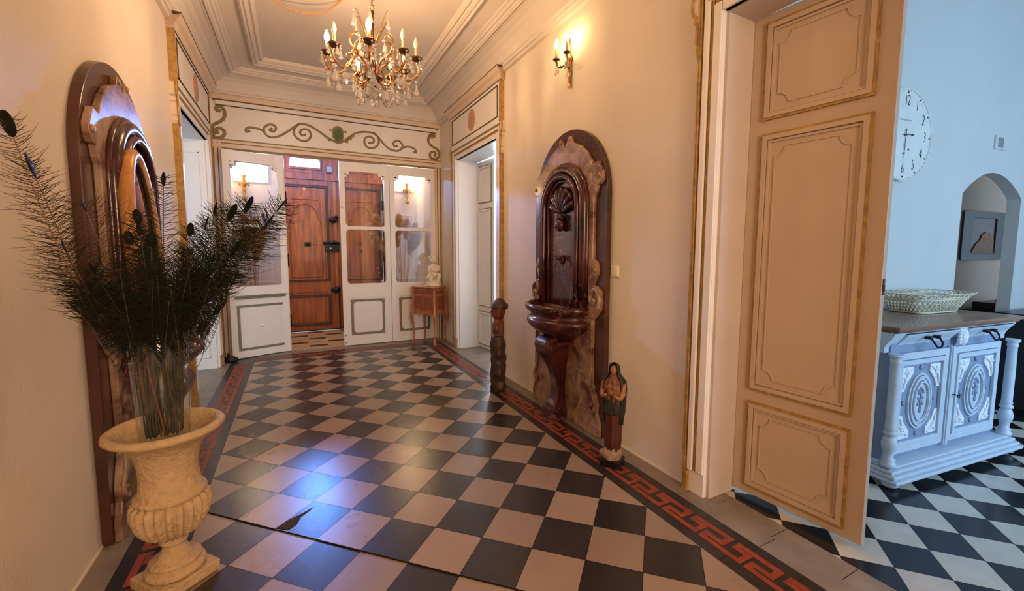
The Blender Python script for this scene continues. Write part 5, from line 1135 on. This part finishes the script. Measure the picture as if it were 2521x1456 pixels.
# doors
for x0, x1, kx_ in ((.085, .665, 1), (.725, 1.315, 0)):
    cb = bpy.data.objects.new('cabinet_door', None); COL.objects.link(cb); cb.parent = t
    c = (x0+x1)/2; z0, z1 = .165, .835; zc = (z0+z1)/2; yf = .066
    mb = MB(); mb.box(x0, x1, yf, yf+.02, z0, z1); mb.build('door_board', M_SBG, cb)
    mb = MB(); mb.prism(rect(x0, x1, z0, z1), 'y', yf-.012, yf, [rect(x0+.04, x1-.04, z0+.045, z1-.045)]); mb.prism(rect(x0+.045, x1-.045, z0+.05, z1-.05), 'y', yf-.020, yf, [rect(x0+.072, x1-.072, z0+.080, z1-.080)]); mb.build('moulded_frame', M_SBL, cb, .003)
    el = lambda a, b, n=36: [(c+a*math.cos(2*PI*i/n), zc+b*math.sin(2*PI*i/n)) for i in range(n)]
    mb = MB()
    for a, b, y0_, y1_, a2, b2 in ((.128, .190, -.012, 0, .116, .176), (.112, .172, -.022, 0, .100, .158), (.098, .156, -.016, 0, .086, .142), (.084, .138, -.026, 0, .074, .126)):
        mb.prism(el(a, b), 'y', yf+y0_, yf, [el(a2, b2)])
    mb.prism(el(.072, .124), 'y', yf-.012, yf); mb.build('oval_medallion', M_SBL, cb)
    mb = MB()
    for dz, a, r in ((.05, 0, .014), (.0, 0, .018), (-.06, 0, .012), (.02, .024, .010), (.02, -.024, .010), (-.02, .024, .011), (-.02, -.024, .011), (.065, .02, .009), (.065, -.02, .009)): mb.sphere((c+a, yf-.014, zc+dz), r, 8, 6, (1, .5, 1.2))
    mb.tube([(c, yf-.014, zc-.08), (c, yf-.016, zc+.06)], .006, 6)
    mb.tube(smoothpath([(c-.03, yf-.014, zc+.05), (c, yf-.016, zc+.09), (c+.03, yf-.014, zc+.05)], 4), .006, 6); mb.build('carved_flower', M_SBG, cb)
    for sx in (-1, 1):
        for sz in (-1, 1):
            xo, zo = c+sx*((x1-x0)/2-.085), zc+sz*((z1-z0)/2-.095); o = [(xo, zo), (xo-sx*.115, zo), (xo-sx*.115, zo-sz*.045), (xo-sx*.085, zo-sz*.075), (xo-sx*.05, zo-sz*.11), (xo-sx*.03, zo-sz*.16), (xo, zo-sz*.16)]
            if sx*sz < 0: o.reverse()
            mb = MB(); mb.prism(o, 'y', yf-.010, yf)
            for i in range(9): mb.sphere((xo-sx*random.uniform(.012, .055), yf-.010, zo-sz*random.uniform(.012, .09)), random.uniform(.007, .012), 6, 5)
            mb.tube(smoothpath([(xo-sx*.012, yf-.012, zo-sz*.14), (xo-sx*.03, yf-.016, zo-sz*.08), (xo-sx*.06, yf-.014, zo-sz*.04), (xo-sx*.10, yf-.012, zo-sz*.015)], 4), .005, 5)
            mb.build('carved_spandrel', M_SBW, cb)
    for dx, dz in ((0, .225), (0, -.225), (.165, 0), (-.165, 0)): MB().sphere((c+dx, yf-.004, zc+dz), .017, 10, 6, (1, .6, 1)).build('door_boss', M_SBG, cb)
    if not kx_: mb = MB(); mb.tube([(x0+.025, yf-.012, zc), (x0+.025, yf-.04, zc)], .004, 6); mb.torus_path([Vector((x0+.025+.012*math.cos(2*PI*i/12), yf-.045, zc-.004+.012*math.sin(2*PI*i/12))) for i in range(12)], .003, 5); mb.build('key', M_IRON, cb)
mb = MB(); mb.box(.675, .715, .048, .075, .15, .845); mb.box(.683, .707, .040, .05, .15, .845); mb.build('centre_stile', M_SBL, t, .003)
# turned corner columns, base and feet
cp = [(.050, .125), (.050, .150), (.038, .155), (.044, .175), (.030, .185), (.034, .22), (.047, .25), (.050, .28), (.040, .315), (.030, .325), (.044, .335), (.044, .35), (.032, .36), (.040, .37), (.034, .385), (.034, .60), (.031, .79), (.036, .80), (.036, .81), (.030, .82), (.046, .835), (.046, .85)]
for x in (.030, 1.395): MB().lathe([(r_*.85, z_) for r_, z_ in cp], 24, (x, .025, 0)).build('turned_column', M_SBL, t)
mb = MB(); plan(mb, [(-.04, -.068), (Wd-.01, -.068), (Wd-.01, Dp), (-.04, Dp)], .045, .068); plan(mb, [(-.030, -.050), (Wd-.02, -.050), (Wd-.02, Dp), (-.030, Dp)], .068, .092); plan(mb, [(-.018, -.030), (Wd-.03, -.030), (Wd-.03, Dp), (-.018, Dp)], .092, .115); plan(mb, [(.0, -.01), (Wd-.04, -.01), (Wd-.04, Dp), (.0, Dp)], .115, .130); mb.build('stepped_base', M_SBL, t, .008)
for x in (.02, 1.38):
    for y_ in (.0, Dp-.07): MB().sphere((x, y_, .026), .040, 14, 10, (1.15, 1.15, .7)).build('bun_foot', M_SBL, t)
mb = MB(); mb.box(.057, .065, .14, .44, .17, .80); mb.build('side_panel', M_SBG, t, .003)

# openwork basket on the top
bk = thing('openwork_wicker_basket', (2.60, .115, 1.021), SA, 'cream openwork wicker basket standing on the brown top of the sideboard', 'basket')
def rr(a, b, z, n=48):
    o = []
    for i in range(n):
        an = 2*PI*i/n; ca, sa = math.cos(an), math.sin(an); k = 1/max(abs(ca)**5+abs(sa)**5, 1e-6)**(1/5); o.append(Vector((a*ca*k, b*sa*k, z)))
    return o
mb = MB(); mb.torus_path(rr(.250, .125, .008), .008, 6)
mb.add([p*1 for p in rr(.250, .125, .006, 24)], [tuple(range(24))]); mb.build('basket_floor', M_WICKER, bk)
mb = MB(); mb.torus_path(rr(.330, .165, .105), .006, 6); mb.torus_path(rr(.335, .168, .118), .006, 6); mb.build('rim_band', M_WICKER, bk)
mb = MB(); n_ = 44; lo = rr(.250, .125, .010, n_); mi = rr(.290, .145, .058, n_); hi = rr(.330, .165, .108, n_)
for i in range(n_):
    mb.tube([lo[i], (mi[(i+1) % n_]), hi[(i+2) % n_]], .0042, 5); mb.tube([lo[i], (mi[(i-1) % n_]), hi[(i-2) % n_]], .0042, 5)
mb.build('lattice_wall', M_WICKER, bk)
mb = MB(); tp_ = rr(.335, .170, .12, 36); out_ = rr(.375, .200, .150, 36)
for i in range(36):
    p0, p1, q_ = tp_[i], tp_[(i+2) % 36], out_[(i+1) % 36]; mb.tube(smoothpath([p0, p0.lerp(q_, .7)+(p0-p1)*.25, q_, p1.lerp(q_, .7)+(p1-p0)*.25, p1], 4), .0038, 5)
mb.build('looped_rim', M_WICKER, bk)

# wall clock: sized and printed like the photographed dial
ck = thing('round_wall_clock', K(.256, -.030, 2.405), KA, 'large round white wall clock with thin black numerals, half hidden by the door', 'clock')
nn = 64; MB().prism([(.358*math.cos(2*PI*i/nn), .358*math.sin(2*PI*i/nn)) for i in range(nn)], 'y', -.004, .028).build('clock_face', M_CLOCK, ck, .004)
mb = MB(); mb.torus_path([Vector((.352*math.cos(2*PI*i/nn), -.004, .352*math.sin(2*PI*i/nn))) for i in range(nn)], .007, 6); mb.build('clock_rim', M_CLOCK, ck)
def numeral(txt, x, z, size, parent, m=M_INK, nm='numeral', sx=.62):
    c_ = bpy.data.curves.new(nm, 'FONT'); c_.body = txt; c_.size = size; c_.align_x = 'CENTER'; c_.align_y = 'CENTER'; c_.extrude = .001; c_.offset = -.008
    to = bpy.data.objects.new('tmp', c_); me = bpy.data.meshes.new_from_object(to); bpy.data.objects.remove(to); me.materials.clear(); me.materials.append(m)
    o = bpy.data.objects.new(nm, me); COL.objects.link(o); o.parent = parent; o.location = (x, -.006, z); o.rotation_euler = (PI/2, 0, 0); o.scale = (sx, 1, 1); return o
for h_ in range(1, 13):
    a = math.radians(90-30*h_); numeral(str(h_), .262*math.cos(a), .262*math.sin(a), .118, ck)
    MB().sphere((.325*math.cos(a), -.006, .325*math.sin(a)), .006, 8, 5).build('hour_dot', M_INK, ck)
mb = MB()
for i in range(60):
    a = 2*PI*i/60; u = Vector((math.cos(a), 0, math.sin(a)))
    mb.tube([u*.335+Vector((0, -.005, 0)), u*.345+Vector((0, -.005, 0))], .0015, 4)
mb.build('minute_track', M_CLOCKG, ck)
mb = MB()
for i in range(11): mb.box(-.085+.015*i, -.075+.015*i, -.006, -.004, .108, .120)
mb.build('faded_lettering', M_CLOCKG, ck)
def hand(ang, L, wd, nm):
    a = math.radians(90-ang); u = Vector((math.cos(a), 0, math.sin(a))); mb = MB(); y_ = Vector((0, -.012, 0)); mb.tube([y_-u*L*.25, y_, y_+u*L*.72, y_+u*L], [wd*.6, wd*.5, wd*.5, wd*.1], 6); mb.sphere(y_+u*L*.78, wd*1.9, 8, 6, (1, .4, 1)); mb.build(nm, M_INK, ck)
hand(86, .115, .005, 'hour_hand'); hand(183, .185, .0045, 'minute_hand'); MB().sphere((0, -.012, 0), .009, 8, 6).build('hand_pivot', M_INK, ck)
MB().sphere((.055, -.006, -.11), .007, 8, 5).build('winding_hole', M_INK, ck)

# small wall vent
vt = thing('wall_vent', K(1.76, -.001, 2.43), KA, 'small grey square vent on the kitchen wall above the arch', 'vent')
MB().prism(rect(-.085, .085, 0, .12), 'y', -.010, 0).build('vent_plate', M_KWALL, vt)
mb = MB()
for i in range(7): mb.box(-.04+.013*i, -.034+.013*i, -.016, -.010, .015, .105)
mb.build('vent_grille', M_GREYV, vt)
# framed picture in the passage
pc = thing('framed_picture', K(3.93, .949, 1.695), KA, 'wide slate grey frame round a dark recess holding a burnt orange heap, beyond the arch', 'picture')
MB().prism(frame_outline(-.42, .60, -.32, .32, .03), 'y', -.022, 0, [rect(-.20, .40, -.235, .235)]).build('grey_frame', M_GREYF, pc, .004)
MB().prism(rect(-.20, .40, -.235, .235), 'y', -.006, -.001).build('mauve_backdrop', M_PICBG, pc)
MB().prism([(-.18, -.23), (.38, -.23), (.36, -.05), (.26, .04), (.14, .05), (.06, .01), (.03, -.05), (-.06, -.10), (-.13, -.17)], 'y', -.019, -.006).build('orange_heap', M_PICOR, pc)
# dark low cabinet and handled box further along the wall
cb = thing('dark_cabinet', K(1.75, -.58, 0), KA, 'near black cabinet at the right edge, beyond the sideboard', 'cabinet')
MB().box(0, 1.2, 0, .48, .05, .90).build('cabinet_body', M_STOVE, cb, .006); MB().box(-.01, 1.21, -.012, .49, .90, .925).build('cabinet_top', M_STOVE, cb, .004); MB().box(.03, 1.17, .03, .46, 0, .05).build('plinth', M_STOVE, cb)
MB().box(.06, .58, -.014, 0, .12, .84).build('door_panel', M_STOVE, cb, .003); MB().box(.62, 1.14, -.014, 0, .12, .84).build('door_panel', M_STOVE, cb, .003)
sh_ = thing('passage_console', K(3.55, .52, 0), KA, 'dark console seen low through the kitchen arch', 'console')
MB().box(0, 1.5, 0, .40, .70, .74).build('console_top', M_STOVE, sh_)
for x_ in (.03, 1.43):
    for y_ in (.03, .33): MB().box(x_, x_+.05, y_, y_+.05, 0, .70).build('leg', M_STOVE, sh_)
hb = thing('handled_box', K(3.62, .60, .741), KA, 'small black box with a ring handle, seen through the kitchen arch', 'box')
MB().box(0, .75, 0, .22, 0, .10).build('box_body', M_STOVE, hb, .005)
mb = MB(); mb.tube([Vector((.40+.09*math.cos(PI*i/10), .11, .10+.06*math.sin(PI*i/10))) for i in range(11)], .008, 6); mb.build('ring_handle', M_BRONZE, hb)
